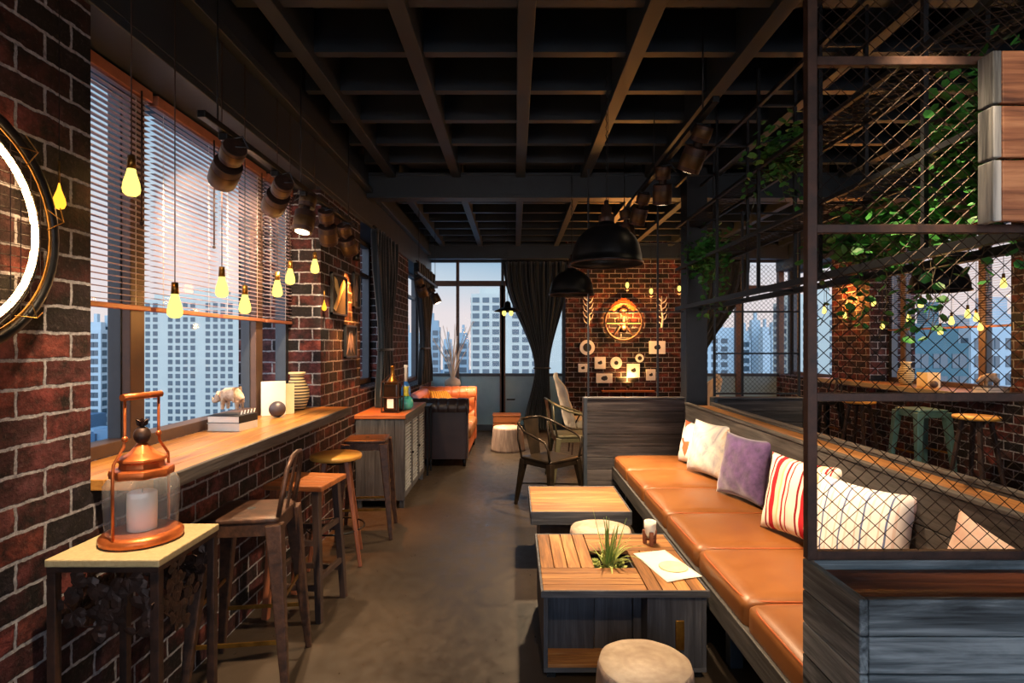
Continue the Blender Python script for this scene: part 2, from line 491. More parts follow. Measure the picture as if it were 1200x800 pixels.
# ================================================================ ROOM SHELL
XW = -1.475          # inner face of the left brick wall
XG = -1.76           # left window plane
XR = 4.61            # inner face of the right brick wall
XRG = 4.90
YB = 9.75            # glazed end wall
Y0 = -2.6
struct(MB().box(-2.1, 5.2, Y0, YB+.1, -.12, 0).build('floor', M['floor']))
mb = MB()
mb.box(-2.1, XW, Y0, 1.93, 0, 3.45)
mb.box(-2.1, XW, 1.93, 4.22, 0, .985)
mb.box(-2.1, XW, 4.22, 5.30, 0, 3.45)
mb.box(-2.1, XW, 5.30, 6.60, 0, 1.06)
mb.box(-2.1, XW, 6.60, 7.70, 0, 3.45)
mb.box(-2.1, XW, 7.70, YB+.1, 0, .9)
struct(mb.build('wall_left', M['brick']))
mb = MB()
mb.box(XR, 5.2, Y0, 5.15, 0, 3.45)
mb.box(XR, 5.2, 5.15, 7.2, 0, .985)
mb.box(XR, 5.2, 7.2, 8.06, 0, 3.45)
mb.box(XR, 5.2, 8.06, YB+.1, 0, .985)
struct(mb.build('wall_right', M['brick']))
struct(MB().box(.886, 2.93, YB-.15, YB+.1, 0, 3.45).build('wall_back', M['brick']))
# end behind the viewer: dark piers either side of a wide window
mb = MB(); mb.box(-2.1, -1.2, Y0-.2, Y0, 0, 3.45); mb.box(4.2, 5.2, Y0-.2, Y0, 0, 3.45)
mb.box(-1.2, 4.2, Y0-.2, Y0, 0, .5); mb.box(-1.2, 4.2, Y0-.2, Y0, 3.0, 3.45)
struct(mb.build('wall_front', M['brick']))

# ceiling: deck with long beams and cross joists as children
ceil = struct(MB().box(-2.1, 5.2, Y0-.2, YB+.1, 3.45, 3.55).build('ceiling', M['deck']))
bx = [-1.21, -.575, .06, .695, 1.33, 1.965, 2.6, 3.235, 3.87, 4.45]
for x in bx:
    MB().box(x-.045, x+.045, Y0, 5.47, 3.15, 3.448).build('beam', M['beam'], ceil, .004)
    MB().box(x-.04, x+.04, 5.63, 9.28, 3.15, 3.448).build('beam', M['beam'], ceil, .004)
k = 0
yy = 5.20
ys = []
while yy > Y0+.2: ys.append(yy); yy -= .487
yy = 5.20+.487*2
while yy < 9.2: ys.append(yy); yy += .487
for y in ys:
    MB().box(-1.40, 4.6, y-.03, y+.03, 3.2, 3.447).build('joist', M['beam'], ceil)
def ibeam(y0, y1, z0, z1):
    mb = MB(); mb.box(-1.47, 4.6, y0, y1, z0, z0+.03); mb.box(-1.47, 4.6, y0, y1, z1-.03, z1)
    mb.box(-1.47, 4.6, (y0+y1)/2-.02-.05, (y0+y1)/2+.07, z0+.02, z1-.02)
    return mb
struct(ibeam(5.47, 5.63, 2.95, 3.2).build('trim_1', M['beam'], None, .003))
struct(ibeam(9.3, 9.46, 2.95, 3.2).build('trim_2', M['beam'], None, .003))
mb = MB()
mb.box(-1.80, -1.46, Y0, YB, 2.68, 2.72); mb.box(-1.80, -1.76, Y0, YB, 2.72, 3.44); mb.box(-1.56, -1.46, Y0, YB, 2.72, 3.0); mb.box(-1.60, -1.40, Y0, YB, 3.0, 3.05); mb.box(-1.58, -1.44, Y0, YB, 3.05, 3.44)
struct(mb.build('trim_3', M['beam'], None, .004))
mb = MB()
mb.box(4.59, 5.2, Y0, YB, 2.78, 2.84); mb.box(4.59, 4.7, Y0, YB, 2.84, 3.44)
struct(mb.build('trim_4', M['beam'], None, .004))
# lintel above the end windows
mb = MB(); mb.box(-1.9, .9, YB-.02, YB+.1, 3.0, 3.45); mb.box(2.93, 4.61, YB-.02, YB+.1, 3.0, 3.45)
struct(mb.build('trim_5', M['beam']))

def window_side(name, x, y0, y1, z0, z1, mull, sgn, trans=None, sill=M['frame_brown']):
    """window in a side wall; sgn=-1 outside is -x"""
    mb = MB(); t = .05
    mb.box(x-.04, x+.04, y0, y0+t, z0, z1); mb.box(x-.04, x+.04, y1-t, y1, z0, z1)
    mb.box(x-.04, x+.04, y0, y1, z1-t, z1)
    root = struct(mb.build(name, M['frame_dark'], None, .003))
    MB().box(x-.05, x+.05, y0, y1, z0, z0+.055).build('sill_rail', sill, root, .003)
    for y, ww in mull:
        MB().box(x-.05, x+.01, y-ww/2, y+ww/2, z0+.05, z1-.02).build('mullion', M['frame_dark'], root, .003)
        MB().box(x+.01*(-sgn) if sgn < 0 else x-.06, x+.05 if sgn < 0 else x, y-ww/2+.005, y+ww/2+.03, z0+.05, z1-.02).build('mullion_cover', M['frame_brown'], root, .003)
    if trans: MB().box(x-.03, x+.03, y0+t, y1-t, trans-.025, trans+.025).build('transom', M['frame_dark'], root, .003)
    MB().box(x+sgn*.02-.004, x+sgn*.02+.004, y0+.03, y1-.03, z0+.03, z1-.03).build('pane', M['glass'], root)
    return root
window_side('window_1', XG, 1.93, 4.22, 1.03, 2.68, ((2.50, .07), (3.70, .07)), -1)
window_side('window_2', XG, 5.30, 6.60, 1.06, 2.68, ((5.95, .05),), -1, 2.3)
window_side('window_3', XG, 7.70, YB-.04, .9, 2.68, ((8.7, .05),), -1, 2.3)
window_side('window_4', XRG, 5.15, 7.2, 1.03, 2.78, ((6.9, .06), (5.73, .06)), 1)
window_side('window_5', XRG, 8.06, YB-.04, .985, 2.78, ((9.1, .05),), 1, 2.45)

def window_end(name, x0, x1, verts, z_rail, trans, lower=True, door=None):
    y = YB+.02; mb = MB()
    mb.box(x0, x0+.05, y-.04, y+.04, 0, 3.0); mb.box(x1-.05, x1, y-.04, y+.04, 0, 3.0); mb.box(x0, x1, y-.04, y+.04, 2.95, 3.0)
    mb.box(x0, x1, y-.05, y+.05, 0, .1)
    root = struct(mb.build(name, M['frame_dark'], None, .003))
    for a, ww, zt, mt in verts:
        MB().box(a-ww/2, a+ww/2, y-.05, y+.05, .1, zt).build('mullion', M[mt], root, .003)
    MB().box(x0+.03, x1-.03, y-.045, y+.045, trans-.045, trans+.045).build('transom', M['frame_brown'], root, .003)
    MB().box(x0+.03, x1-.03, y-.04, y+.04, z_rail-.03, z_rail+.02).build('rail', M['frame_dark'], root, .003)
    MB().box(x0+.03, x1-.03, y+.015, y+.022, .08, 2.97).build('pane', M['glass'], root)
    MB().box(x0+.03, x1-.03, y-.012, y+.004, .08, z_rail-.02).build('lower_panel', M['frost'], root)
    return root
w6 = window_end('window_6', -1.74, .886, ((-1.0, .05, 2.98, 'frame_brown'), (-.21, .10, 2.55, 'frame_brown'), (-.21, .05, 2.98, 'frame_dark')), .98, 2.58)
MB().tube([(-.13, YB-.03, .55), (-.13, YB-.09, .55), (-.02+.02, YB-.09, .55), (0, YB-.03, .55)], .012).build('door_handle', M['steel'], w6)
window_end('window_7', 2.93, 4.88, ((3.93, .09, 2.98, 'frame_brown'), (4.68, .09, 2.98, 'frame_brown')), .98, 2.5)
# window behind the viewer
mb = MB()
for x in (-1.2, .6, 2.4, 4.15): mb.box(x, x+.05, Y0-.13, Y0-.06, .5, 3.0)
mb.box(-1.2, 4.2, Y0-.13, Y0-.06, .5, .56); mb.box(-1.2, 4.2, Y0-.13, Y0-.06, 2.94, 3.0)
w8 = struct(mb.build('window_8', M['frame_dark'], None, .003))
MB().box(-1.17, 4.17, Y0-.1, Y0-.094, .53, 2.97).build('pane', M['glass'], w8)

# steel column beside the banquette
col = thing('steel_column', 'dark square steel column rising from the end of the bench seat to the ceiling', 'column', (1.73, 5.35, 0))
mb = MB(); mb.box(-.10, .10, -.09, .09, 0, 3.19); mb.build('shaft', M['steel'], col, .004)
MB().box(-.14, .14, -.115, .115, .001, .02).build('base_plate', M['steel'], col, .002)

# ================================================================ CITY OUTSIDE
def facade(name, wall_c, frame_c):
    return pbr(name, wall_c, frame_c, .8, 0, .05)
MC = {'white': facade('tower_render_white', '#a6ada9', '#b4bab2'), 'blue': facade('tower_haze_blue', '#8ca0ad', '#9aacb6'),
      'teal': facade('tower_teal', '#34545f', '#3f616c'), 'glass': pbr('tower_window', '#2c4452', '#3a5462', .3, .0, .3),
      'far': facade('far_tower_haze_blue', '#9db0bb', '#a9bac2')}  # blue and far walls: distance haze painted into the pale colour
FOOT = []
def tower(px0, px1, row, Y, mat, dx, dz, label, group=None, depth=None, fw=.66, fh=.64, zb=-70, wins=True, name='tower'):
    a = at(px0, row, Y); b_ = at(px1, row, Y); W = b_.x-a.x; top = a.z; depth = depth or W*.6
    cx = (a.x+b_.x)/2
    root = thing(name, label, 'building', (cx, Y+depth/2, zb), 0, group)
    FOOT.append((cx-W/2, cx+W/2, Y, Y+depth))
    h = top-zb
    body = MB().box(-W/2, W/2, -depth/2, depth/2, 0, h)
    body.build('wall', MC[mat], root)
    rf = MB().box(-W*.42, W*.42, -depth*.3, depth*.3, h, h+dz*.9); rf.box(-W*.1, W*.12, -depth*.2, depth*.2, h+dz*.9, h+dz*1.9)
    rf.build('roof_housing', MC[mat], root)
    if not wins: return root
    nx = max(1, int(W/dx)); sxx = W/nx
    zvis = max(0, h-52*max(1, Y/180.)); nz = int((h-zvis)/dz)
    allw = []
    for j in range(nz):
        for i in range(nx):
            if i % 5 == 3: continue
            x = -W/2+(i+.5)*sxx; z = h-(j+.8)*dz
            allw.append((x, z, -1))
    # side faces
    ny = max(1, int(depth/dx))
    side = -1 if cx > 0 else 1
    cells = [(a_, z_) for a_, z_, _ in allw]
    cells.sort(key=lambda c: (abs(c[1]+zb-1.5)+abs(c[0])*.2))
    one = MB(); one.box(-sxx*fw/2, sxx*fw/2, -.12, .05, -dz*fh/2, dz*fh/2)
    one.bar((0, -.14, -dz*fh/2), (0, -.14, dz*fh/2), sxx*.05)
    first = None
    for x, z in cells[:90]:
        if first is None:
            first = one.build('window', MC['glass'], root, loc=(x, -depth/2, z))
        else:
            c = first.copy(); COL.objects.link(c); c.parent = root; c.location = (x, -depth/2, z)
    rest = MB()
    for x, z in cells[90:]:
        rest.box(x-sxx*fw/2, x+sxx*fw/2, -depth/2-.12, -depth/2+.05, z-dz*fh/2, z+dz*fh/2)
    for j in range(nz):
        for i in range(ny):
            y = -depth/2+(i+.5)*depth/ny; z = h-(j+.8)*dz
            rest.box(side*W/2-.12, side*W/2+.12, y-dx*fw/2, y+dx*fw/2, z-dz*fh/2, z+dz*fh/2)
    if rest.v:
        o = rest.build('window_field', MC['glass'], root); o['kind'] = 'stuff'
    return root
tower(160, 292, 351, 200, 'white', 2.6, 2.55, 'broad pale apartment tower with a dense window grid outside the blinds, nearest left window', fw=.6)
tower(395, 452, 330, 210, 'white', 2.7, 2.6, 'pale gridded tower seen past the brick pier between the left windows', fw=.6)
tower(305, 336, 394, 90, 'teal', 2.4, 3.0, 'dark teal office block outside right of the broad apartment tower', fw=.7)
tower(552, 668, 344, 150, 'white', 2.5, 2.15, 'white apartment tower straight ahead outside the end windows', fw=.68)
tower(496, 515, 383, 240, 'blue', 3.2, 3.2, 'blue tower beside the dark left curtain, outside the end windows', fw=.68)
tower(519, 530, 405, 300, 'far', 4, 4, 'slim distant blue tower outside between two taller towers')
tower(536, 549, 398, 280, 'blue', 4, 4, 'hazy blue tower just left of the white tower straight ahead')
tower(929, 1012, 352, 160, 'white', 2.5, 2.3, 'pale gridded tower outside behind the fine wire mesh panel', fw=.68)
tower(1034, 1062, 338, 150, 'white', 2.3, 2.3, 'pale gridded tower outside beyond the right brick pier', fw=.68)
tower(1068, 1135, 402, 80, 'teal', 2.6, 3.2, 'broad dark teal block outside the right side window', fw=.75)
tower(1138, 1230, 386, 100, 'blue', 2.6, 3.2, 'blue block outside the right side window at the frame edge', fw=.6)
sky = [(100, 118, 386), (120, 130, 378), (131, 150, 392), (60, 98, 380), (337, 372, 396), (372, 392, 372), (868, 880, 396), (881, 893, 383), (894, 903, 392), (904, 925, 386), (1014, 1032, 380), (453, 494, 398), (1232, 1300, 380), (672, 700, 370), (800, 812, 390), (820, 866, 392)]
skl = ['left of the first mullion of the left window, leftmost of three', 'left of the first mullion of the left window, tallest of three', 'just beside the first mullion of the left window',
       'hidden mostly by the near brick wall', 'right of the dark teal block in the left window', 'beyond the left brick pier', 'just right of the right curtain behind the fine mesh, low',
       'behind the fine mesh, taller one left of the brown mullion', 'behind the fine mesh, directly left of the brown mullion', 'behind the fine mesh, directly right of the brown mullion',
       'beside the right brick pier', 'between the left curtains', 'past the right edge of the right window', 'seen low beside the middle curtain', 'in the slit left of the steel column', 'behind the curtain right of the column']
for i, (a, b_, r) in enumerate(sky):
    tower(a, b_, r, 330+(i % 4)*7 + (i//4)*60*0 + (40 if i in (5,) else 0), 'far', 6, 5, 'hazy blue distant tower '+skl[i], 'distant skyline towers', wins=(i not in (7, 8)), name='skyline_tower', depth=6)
mb = MB()
random.seed(3)
for i in range(900):
    y = random.uniform(60, 420); x = random.uniform(-1.25, 1.25)*y
    s_ = random.uniform(4, 9)
    hz = random.uniform(3, 14)+(y/420)*random.uniform(0, 42)
    if any(x+s_ > a-1 and x-s_ < b_+1 and y+s_ > c-1 and y-s_ < d+1 for a, b_, c, d in FOOT): continue
    mb.box(x-s_, x+s_, y-s_, y+s_, -69.9, -70+hz)
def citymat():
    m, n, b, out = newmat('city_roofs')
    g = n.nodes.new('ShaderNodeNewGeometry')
    n.links.new(ramp(n, g.outputs['Random Per Island'], ((0, '#4a6780'), (.4, '#6d89a0'), (.7, '#8aa4b8'), (.9, '#b3c2cc'), (1, '#7a6c70')), 'CONSTANT'), b.inputs['Base Color'])  # blue-grey roof tones carry painted-in distance haze
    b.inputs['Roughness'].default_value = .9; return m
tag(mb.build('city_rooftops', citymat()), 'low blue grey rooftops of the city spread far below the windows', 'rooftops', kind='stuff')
struct(MB().box(-1500, 1500, -400, 1600, -71, -70).build('ground', pbr('city_ground', '#4f6880', '#7690a5', .9, 0, .03)))  # bluish ground colour includes the haze of distance

# ================================================================ LEFT SIDE: COUNTER, BLINDS
cn = thing('window_counter', 'long wooden bar counter running under the blinds of the left window', 'counter', (0, 0, 0))
mb = MB()
for i in range(5):
    x0 = -1.708+i*.0925
    mb.box(x0, x0+.0915, 1.935, 4.215, .99, 1.03)
mb.build('worktop', M['counter'], cn, .003)
MB().box(-1.258, -1.238, 1.93, 4.217, .975, 1.031).build('front_edge', M['oldwood_y'], cn, .004)
cr_ = thing('window_counter', 'long wooden bar counter under the right side window, seen through the wire mesh', 'counter', (0, 0, 0))
mb = MB()
for i in range(5):
    x0 = 4.392+i*.0915
    mb.box(x0, x0+.0905, 5.155, 8.0 if i < 2 else 7.195, .99, 1.03)
mb.build('worktop', M['counter'], cr_, .003)
MB().box(4.375, 4.391, 5.15, 8.01, .975, 1.031).build('front_edge', M['stone'], cr_, .004)

def blind(x, y0, y1, z0, z1, label, wand=True, group='horizontal blinds of the left window'):
    root = thing('window_blind', label, 'blind', (x, (y0+y1)/2, z1), 0, group)
    h = (y1-y0)/2; H = z1-z0
    mb = MB(); n = int(H/.0255)
    for i in range(n):
        z = -.06-i*.0255
        if z < -H+.03: break
        mb.box(-.0125, .0125, -h, h, z-.0007, z+.0007)
    mb.build('slats', M['slat'], root)
    MB().box(-.017, .017, -h, h, -H, -H+.022).build('bottom_rail', M['rail'], root, .003)
    MB().box(-.025, .025, -h, h, -.05, 0).build('head_rail', M['rail'], root, .003)
    for y in (-h+.08, h-.08):
        MB().tube([(0, y, -.05), (0, y, -H+.02)], .0015, 5).build('ladder_cord', M['paper'], root)
    if wand:
        wd = MB(); wd.tube([(.04, h-.1, -.04), (.04, h-.1, -.62)], .004, 6); wd.ball((.04, h-.1, -.63), .009, 8)
        wd.build('tilt_wand', M['rustdark'], root)
    return root
for (a, b_, lb) in ((1.95, 2.57, 'pinkish slatted blind nearest the camera in the left window'), (2.605, 3.165, 'second slatted blind of the left window, behind the hanging bulbs'),
                    (3.205, 3.745, 'third slatted blind of the left window, before the last mullion'), (3.785, 4.20, 'short last slatted blind of the left window against the brick pier')):
    blind(-1.70, a, b_, 1.655, 2.80-.13, lb)
for (a, b_, lb) in ((5.18, 6.2, 'slatted blind of the right side window, nearer panel'), (6.23, 7.17, 'slatted blind of the right side window, farther panel')):
    blind(4.84, a, b_, 1.68, 2.77, lb, False, 'blinds of the right side window')

# ring lamp on the near brick wall
rl = thing('ring_wall_lamp', 'large round metal wall lamp with a glowing ring on the near left brick wall', 'lamp', (XW, 1.37, 1.82))
def circ(R, x=0, n=48): return [(x, R*math.cos(2*PI*i/n), R*math.sin(2*PI*i/n)) for i in range(n)]
mb = MB(); mb.tube(circ(.345, .05), .014, 8, True); mb.tube(circ(.333, .012), .006, 6, True); mb.build('outer_ring', M['black'], rl)
MB().tube(circ(.318, .062), .004, 6, True).build('gold_rim', M['brass'], rl)
MB().tube(circ(.29, .04), .009, 10, True).build('glowing_ring', M['neon'], rl)
mb = MB()
for i in range(-9, 10):
    a = i*.033; c = math.sqrt(max(0, .33**2-a*a))
    mb.tube([(.05, a, -c), (.05, a, c)], .0013, 4); mb.tube([(.05, -c, a), (.05, c, a)], .0013, 4)
mb.build('wire_grid', M['wire'], rl)
mb = MB()
for a in (40, 130, 250, 310, 5):
    for s_ in (.31, .36):
        t = a*PI/180
        mb.tube([(.06, .31*math.cos(t), .31*math.sin(t)), (.09, .34*math.cos(t+.08), .34*math.sin(t+.08)), (.07, s_*math.cos(t+.2), s_*math.sin(t+.2))], .0018, 5)
mb.build('twig', M['brass'], rl)

# side table with leafy metal sides
st = thing('side_table', 'tall square stone topped side table with leafy metal sides', 'table', (-1.25, 1.85, 0))
MB().box(-.174, .174, -.172, .172, .826, .85).build('tabletop', M['stone'], st, .004)
MB().box(-.17, .17, -.168, .168, .81, .826).build('apron', M['rustdark'], st)
for sx_ in (-1, 1):
    for sy_ in (-1, 1):
        MB().box(sx_*.157-.013, sx_*.157+.013, sy_*.155-.013, sy_*.155+.013, 0, .81).build('leg', M['rustdark'], st, .002)
def leaf(mb, c, d, size, nrm):
    c = Vector(c); d = Vector(d).normalized(); nrm = Vector(nrm).normalized(); s_ = d.cross(nrm).normalized()
    pts = [c, c+d*.3*size+s_*.38*size+nrm*.05*size, c+d*.75*size+s_*.3*size, c+d*size, c+d*.75*size-s_*.3*size, c+d*.3*size-s_*.38*size+nrm*.05*size, c+d*.5*size-nrm*.08*size]
    mb.add(pts, [(0, 6, 1), (1, 6, 2), (2, 6, 3), (3, 6, 4), (4, 6, 5), (5, 6, 0)])
random.seed(5)
for side in range(4):
    br = MB(); lf = MB()
    for k_ in range(5):
        u = random.uniform(-.1, .1); z = random.uniform(.58, .68)
        pts = []
        for q in range(7):
            pts.append((u, 0, z)); u = max(-.13, min(.13, u+random.uniform(-.045, .045))); z = min(.79, z+random.uniform(.0, .045))
        for q in range(len(pts)-1):
            for r_ in range(2):
                a = random.uniform(0, 2*PI)
                leaf(lf, pts[q], (math.cos(a), 0, math.sin(a)), random.uniform(.035, .055), (random.uniform(-.3, .3), 1, random.uniform(-.3, .3)))
        br.tube(pts, .003, 5)
    rot = Matrix.Rotation(side*PI/2, 4, 'Z'); off = Vector((0, -.155, 0)); off.rotate(rot.to_euler())
    for m_ in (br, lf): m_.v = [tuple((rot @ Vector(p))+off) for p in m_.v]
    o = br.build('branch_panel', M['rustdark'], st); lf.build('leaves', M['rustdark'], o, solid=.0015)

# lantern
ln = thing('candle_lantern', 'copper candle lantern with glass body standing on the stone side table', 'lantern', (-1.245, 1.855, .8505), 0)
MB().lathe([(.105, 0), (.12, .006), (.122, .022), (.112, .032), (.1, .036)], 32).build('base', M['copper'], ln)
MB().lathe([(.104, .036), (.106, .08), (.110, .15), (.109, .19), (.095, .212), (.07, .222)], 32, close=False).build('glass_body', M['lglass'], ln)
cd = MB().lathe([(.043, .036), (.044, .12), (.043, .158), (.037, .162), (.02, .157), (.001, .156)], 24).build('candle', M['paper'], ln)
MB().tube([(0, 0, .156), (.002, 0, .172)], .0015, 5).build('wick', M['blackink'], cd)
MB().lathe([(.092, .214), (.094, .228), (.092, .24), (.066, .242), (.064, .262), (.076, .266), (.074, .275), (.04, .292), (.018, .318), (.012, .326)], 8).build('cap', M['copper'], ln, .002)
fn_ = MB().ball((0, 0, .348), .026, 14, (1, 1, 1.15))
fn_.build('finial', M['rustdark'], ln)
cw = MB()
for i in range(8):
    t = i*PI/4; leaf(cw, (math.cos(t)*.004, math.sin(t)*.004, .376), (math.cos(t)*.6, math.sin(t)*.6, 1), .03, (-math.sin(t)*0+math.cos(t), math.sin(t), -.5))
cw.build('crown', M['rustdark'], ln, solid=.002)
hd = MB()
for sg in (-1, 1):
    hd.tube([(sg*.112, -.03*0, .03), (sg*.113, 0, .22), (sg*.110, 0, .27), (sg*.072, 0, .32), (sg*.068, 0, .36), (sg*.068, 0, .475)], .0045, 8)
    hd.ball((sg*.068, 0, .345), .010, 8)
hd.build('bail', M['copper'], ln)
MB().cyl((-.078, 0, .48), (.078, 0, .48), .011).build('handle', M['copper'], ln)
ln.rotation_euler = (0, 0, 1.4)

# ---------------------------------------------------------------- stools
def steel_stool(label, loc, rot, zs=.76, back=False, mat='rust', group=None):
    r = thing('bar_stool', label, 'stool', loc, rot, group)
    a = .152; f_ = .205
    st_ = MB(); st_.soft((0, 0, zs-.014), (a+.008, a+.008, .014), .012, 8)
    st_.build('seat', M[mat], r, weld=True)
    MB().cyl((0, 0, zs-.001), (0, 0, zs+.0015), .018).build('seat_hole', M['blackink'], r)
    mb = MB()
    for sg in (-1, 1):
        mb.bar((sg*a, -a, zs-.05), (sg*a, a, zs-.05), .006, .06); mb.bar((-a, sg*a, zs-.05), (a, sg*a, zs-.05), .006, .06)
    mb.build('apron', M[mat], r, .002)
    for i in (-1, 1):
        for j in (-1, 1):
            MB().bar((i*(a-.01), j*(a-.01), zs-.03), (i*f_, j*f_, 0.0), .068, .068, .028, .028).build('leg', M[mat], r, .006)
    z1 = zs*.30; z2 = zs*.5
    for j, z in ((-1, z1), (1, z1)):
        q = a+(f_-a)*(1-z/zs)-.012
        MB().bar((-q, j*q, z), (q, j*q, z), .006, .018).build('foot_rail', M['brass'], r)
    for i, z in ((-1, z2), (1, z2)):
        q = a+(f_-a)*(1-z/zs)-.012
        MB().bar((i*q, -q, z), (i*q, q, z), .006, .018).build('foot_rail', M['brass'], r)
    if back:
        mb = MB()
        mb.tube([(a, -.13, zs-.01), (a+.02, -.13, zs+.1), (a+.035, -.115, zs+.2), (a+.045, -.07, zs+.245), (a+.05, 0, zs+.255), (a+.045, .07, zs+.245), (a+.035, .115, zs+.2), (a+.02, .13, zs+.1), (a, .13, zs-.01)], .011, 8)
        mb.build('back_hoop', M[mat], r)
        MB().bar((a+.004, 0, zs), (a+.046, 0, zs+.25), .05, .005, .035, .005, up=(1, 0, 0)).build('back_slat', M[mat], r)
    return r
steel_stool('rusty steel bar stool with a low hoop back, nearest the lantern table', (-1.20, 2.53, 0), .13, .755, True)
steel_stool('square rusty steel stool with no back, next to the grey cabinet', (-1.18, 4.45, 0), .12, .76, False)

ws = thing('bar_stool', 'wooden bar stool with a square reddish seat behind the steel stool with hoop back', 'stool', (-1.19, 3.17, 0), -.12)
sm_ = MB()
for i in range(3): sm_.box(-.17, .17, -.16+i*.107, -.16+i*.107+.105, .705, .735)
sm_.build('seat', M['seatwood'], ws, .006)
for i in (-1, 1):
    for j in (-1, 1):
        MB().bar((i*.12, j*.12, .705), (i*.155, j*.155, 0), .04, .04, .034, .034).build('leg', M['redwood' if i < 0 else 'darkwood'], ws, .003)
for z in (.18, .42):
    for j in (-1, 1):
        q = .12+.035*(1-z/.7)
        MB().bar((-q, j*q, z), (q, j*q, z), .02, .03).build('stretcher', M['darkwood'], ws, .002)
        MB().bar((j*q, -q, z+.05), (j*q, q, z+.05), .02, .03).build('stretcher', M['darkwood'], ws, .002)

def round_stool(label, loc, rot, zs=.74, seat='yellowseat', leg='redwood', group=None, R=.175):
    r = thing('bar_stool', label, 'stool', loc, rot, group)
    MB().lathe([(R-.02, zs-.035), (R-.004, zs-.03), (R, zs-.02), (R, zs-.008), (R-.006, zs), (.001, zs)], 36).build('seat', M[seat], r)
    for k_ in range(4):
        t = PI/4+k_*PI/2
        MB().bar((math.cos(t)*.10, math.sin(t)*.10, zs-.035), (math.cos(t)*.235, math.sin(t)*.235, 0), .036, .036, .024, .024).build('leg', M[leg], r, .006)
    z = zs*.32; q = .10+.135*(1-z/zs)
    MB().tube([(q*math.cos(2*PI*i/28), q*math.sin(2*PI*i/28), z) for i in range(28)], .006, 6, True).build('foot_ring', M['black'], r)
    MB().cyl((0, 0, zs-.06), (0, 0, zs-.035), .09).build('swivel_plate', M['black'], r)
    return r
round_stool('round honey coloured bar stool with splayed wooden legs between two square stools', (-1.245, 3.87, 0), .25)

# right hand stools beyond the mesh
steel_stool('teal painted steel stool at the right side counter behind the mesh', (4.12, 5.62, 0), .05, .86, False, 'stool_teal')
round_stool('round pale seat stool nearest at the right side counter', (4.12, 4.95, 0), .3, .87, 'yellowseat', 'darkwood')
round_stool('round stool at the right side counter farther than the teal stool', (4.1, 6.6, 0), .5, .84, 'yellowseat', 'darkwood')
steel_stool('dark steel stool at the far end of the right side counter', (4.08, 7.35, 0), .05, .80, True, 'black')

# ---------------------------------------------------------------- things on the counter
def book(label, loc, rot, w_, d_, t_, cover, name='book', lie=True):
    r = thing(name, label, 'book', loc, rot)
    if lie:
        MB().box(-w_/2+.004, w_/2-.004, -d_/2+.004, d_/2-.004, .003, t_-.003).build('pages', M['paper'], r)
        mb = MB(); mb.box(-w_/2, w_/2, -d_/2, d_/2, 0, .003); mb.box(-w_/2, w_/2, -d_/2, d_/2, t_-.003, t_); mb.box(w_/2-.003, w_/2, -d_/2, d_/2, .003, t_-.003)
        mb.build('cover', cover, r)
    else:
        MB().box(-t_/2+.003, t_/2-.003, -d_/2+.004, d_/2-.004, .003, w_-.004).build('pages', M['paper'], r)
        mb = MB(); mb.box(-t_/2, -t_/2+.003, -d_/2, d_/2, 0, w_); mb.box(t_/2-.003, t_/2, -d_/2, d_/2, 0, w_); mb.box(-t_/2+.003, t_/2-.003, d_/2-.003, d_/2, 0, w_)
        mb.build('cover', cover, r)
    return r
M['cream'] = pbr('cream_cover', '#d9c593', '#e8d6a8', .6, 0, 10)
def rhino(label, loc, rot):
    me = bpy.data.meshes.new('figurine')
    V = [(0, 0, .085), (-.035, 0, .088), (-.065, 0, .085), (.035, 0, .088), (.06, 0, .085), (.088, 0, .072), (.112, 0, .055), (.128, 0, .048),
         (-.05, .022, .055), (-.052, .026, .022), (-.054, .026, .004), (-.05, -.022, .055), (-.052, -.026, .022), (-.054, -.026, .004),
         (.045, .022, .055), (.046, .026, .022), (.046, .026, .004), (.045, -.022, .055), (.046, -.026, .022), (.046, -.026, .004),
         (.135, 0, .075), (.078, .018, .098), (.078, -.018, .098), (-.082, 0, .07), (-.086, 0, .045)]
    E = [(0, 1), (1, 2), (0, 3), (3, 4), (4, 5), (5, 6), (6, 7), (2, 8), (8, 9), (9, 10), (2, 11), (11, 12), (12, 13), (4, 14), (14, 15), (15, 16), (4, 17), (17, 18), (18, 19),
         (7, 20), (5, 21), (5, 22), (2, 23), (23, 24)]
    me.from_pydata(V, E, [])
    o = bpy.data.objects.new('rhinoceros_figurine', me); COL.objects.link(o)
    m = o.modifiers.new('skin', 'SKIN')
    R = [.042, .042, .03, .041, .034, .024, .018, .013, .018, .011, .012, .018, .011, .012, .018, .011, .012, .018, .011, .012, .003, .005, .005, .005, .003]
    for i, sv in enumerate(me.skin_vertices[0].data):
        sv.radius = (R[i], R[i]); sv.use_root = (i == 0)
    o.modifiers.new('sub', 'SUBSURF').render_levels = 2
    me.materials.append(pbr('figurine_glaze', '#86684e', '#dcc8b2', .5, 0, 22))
    o.location = loc; o.rotation_euler = (0, 0, rot)
    o.scale = (.86, .95, 1.0)
    return tag(o, label, 'figurine')
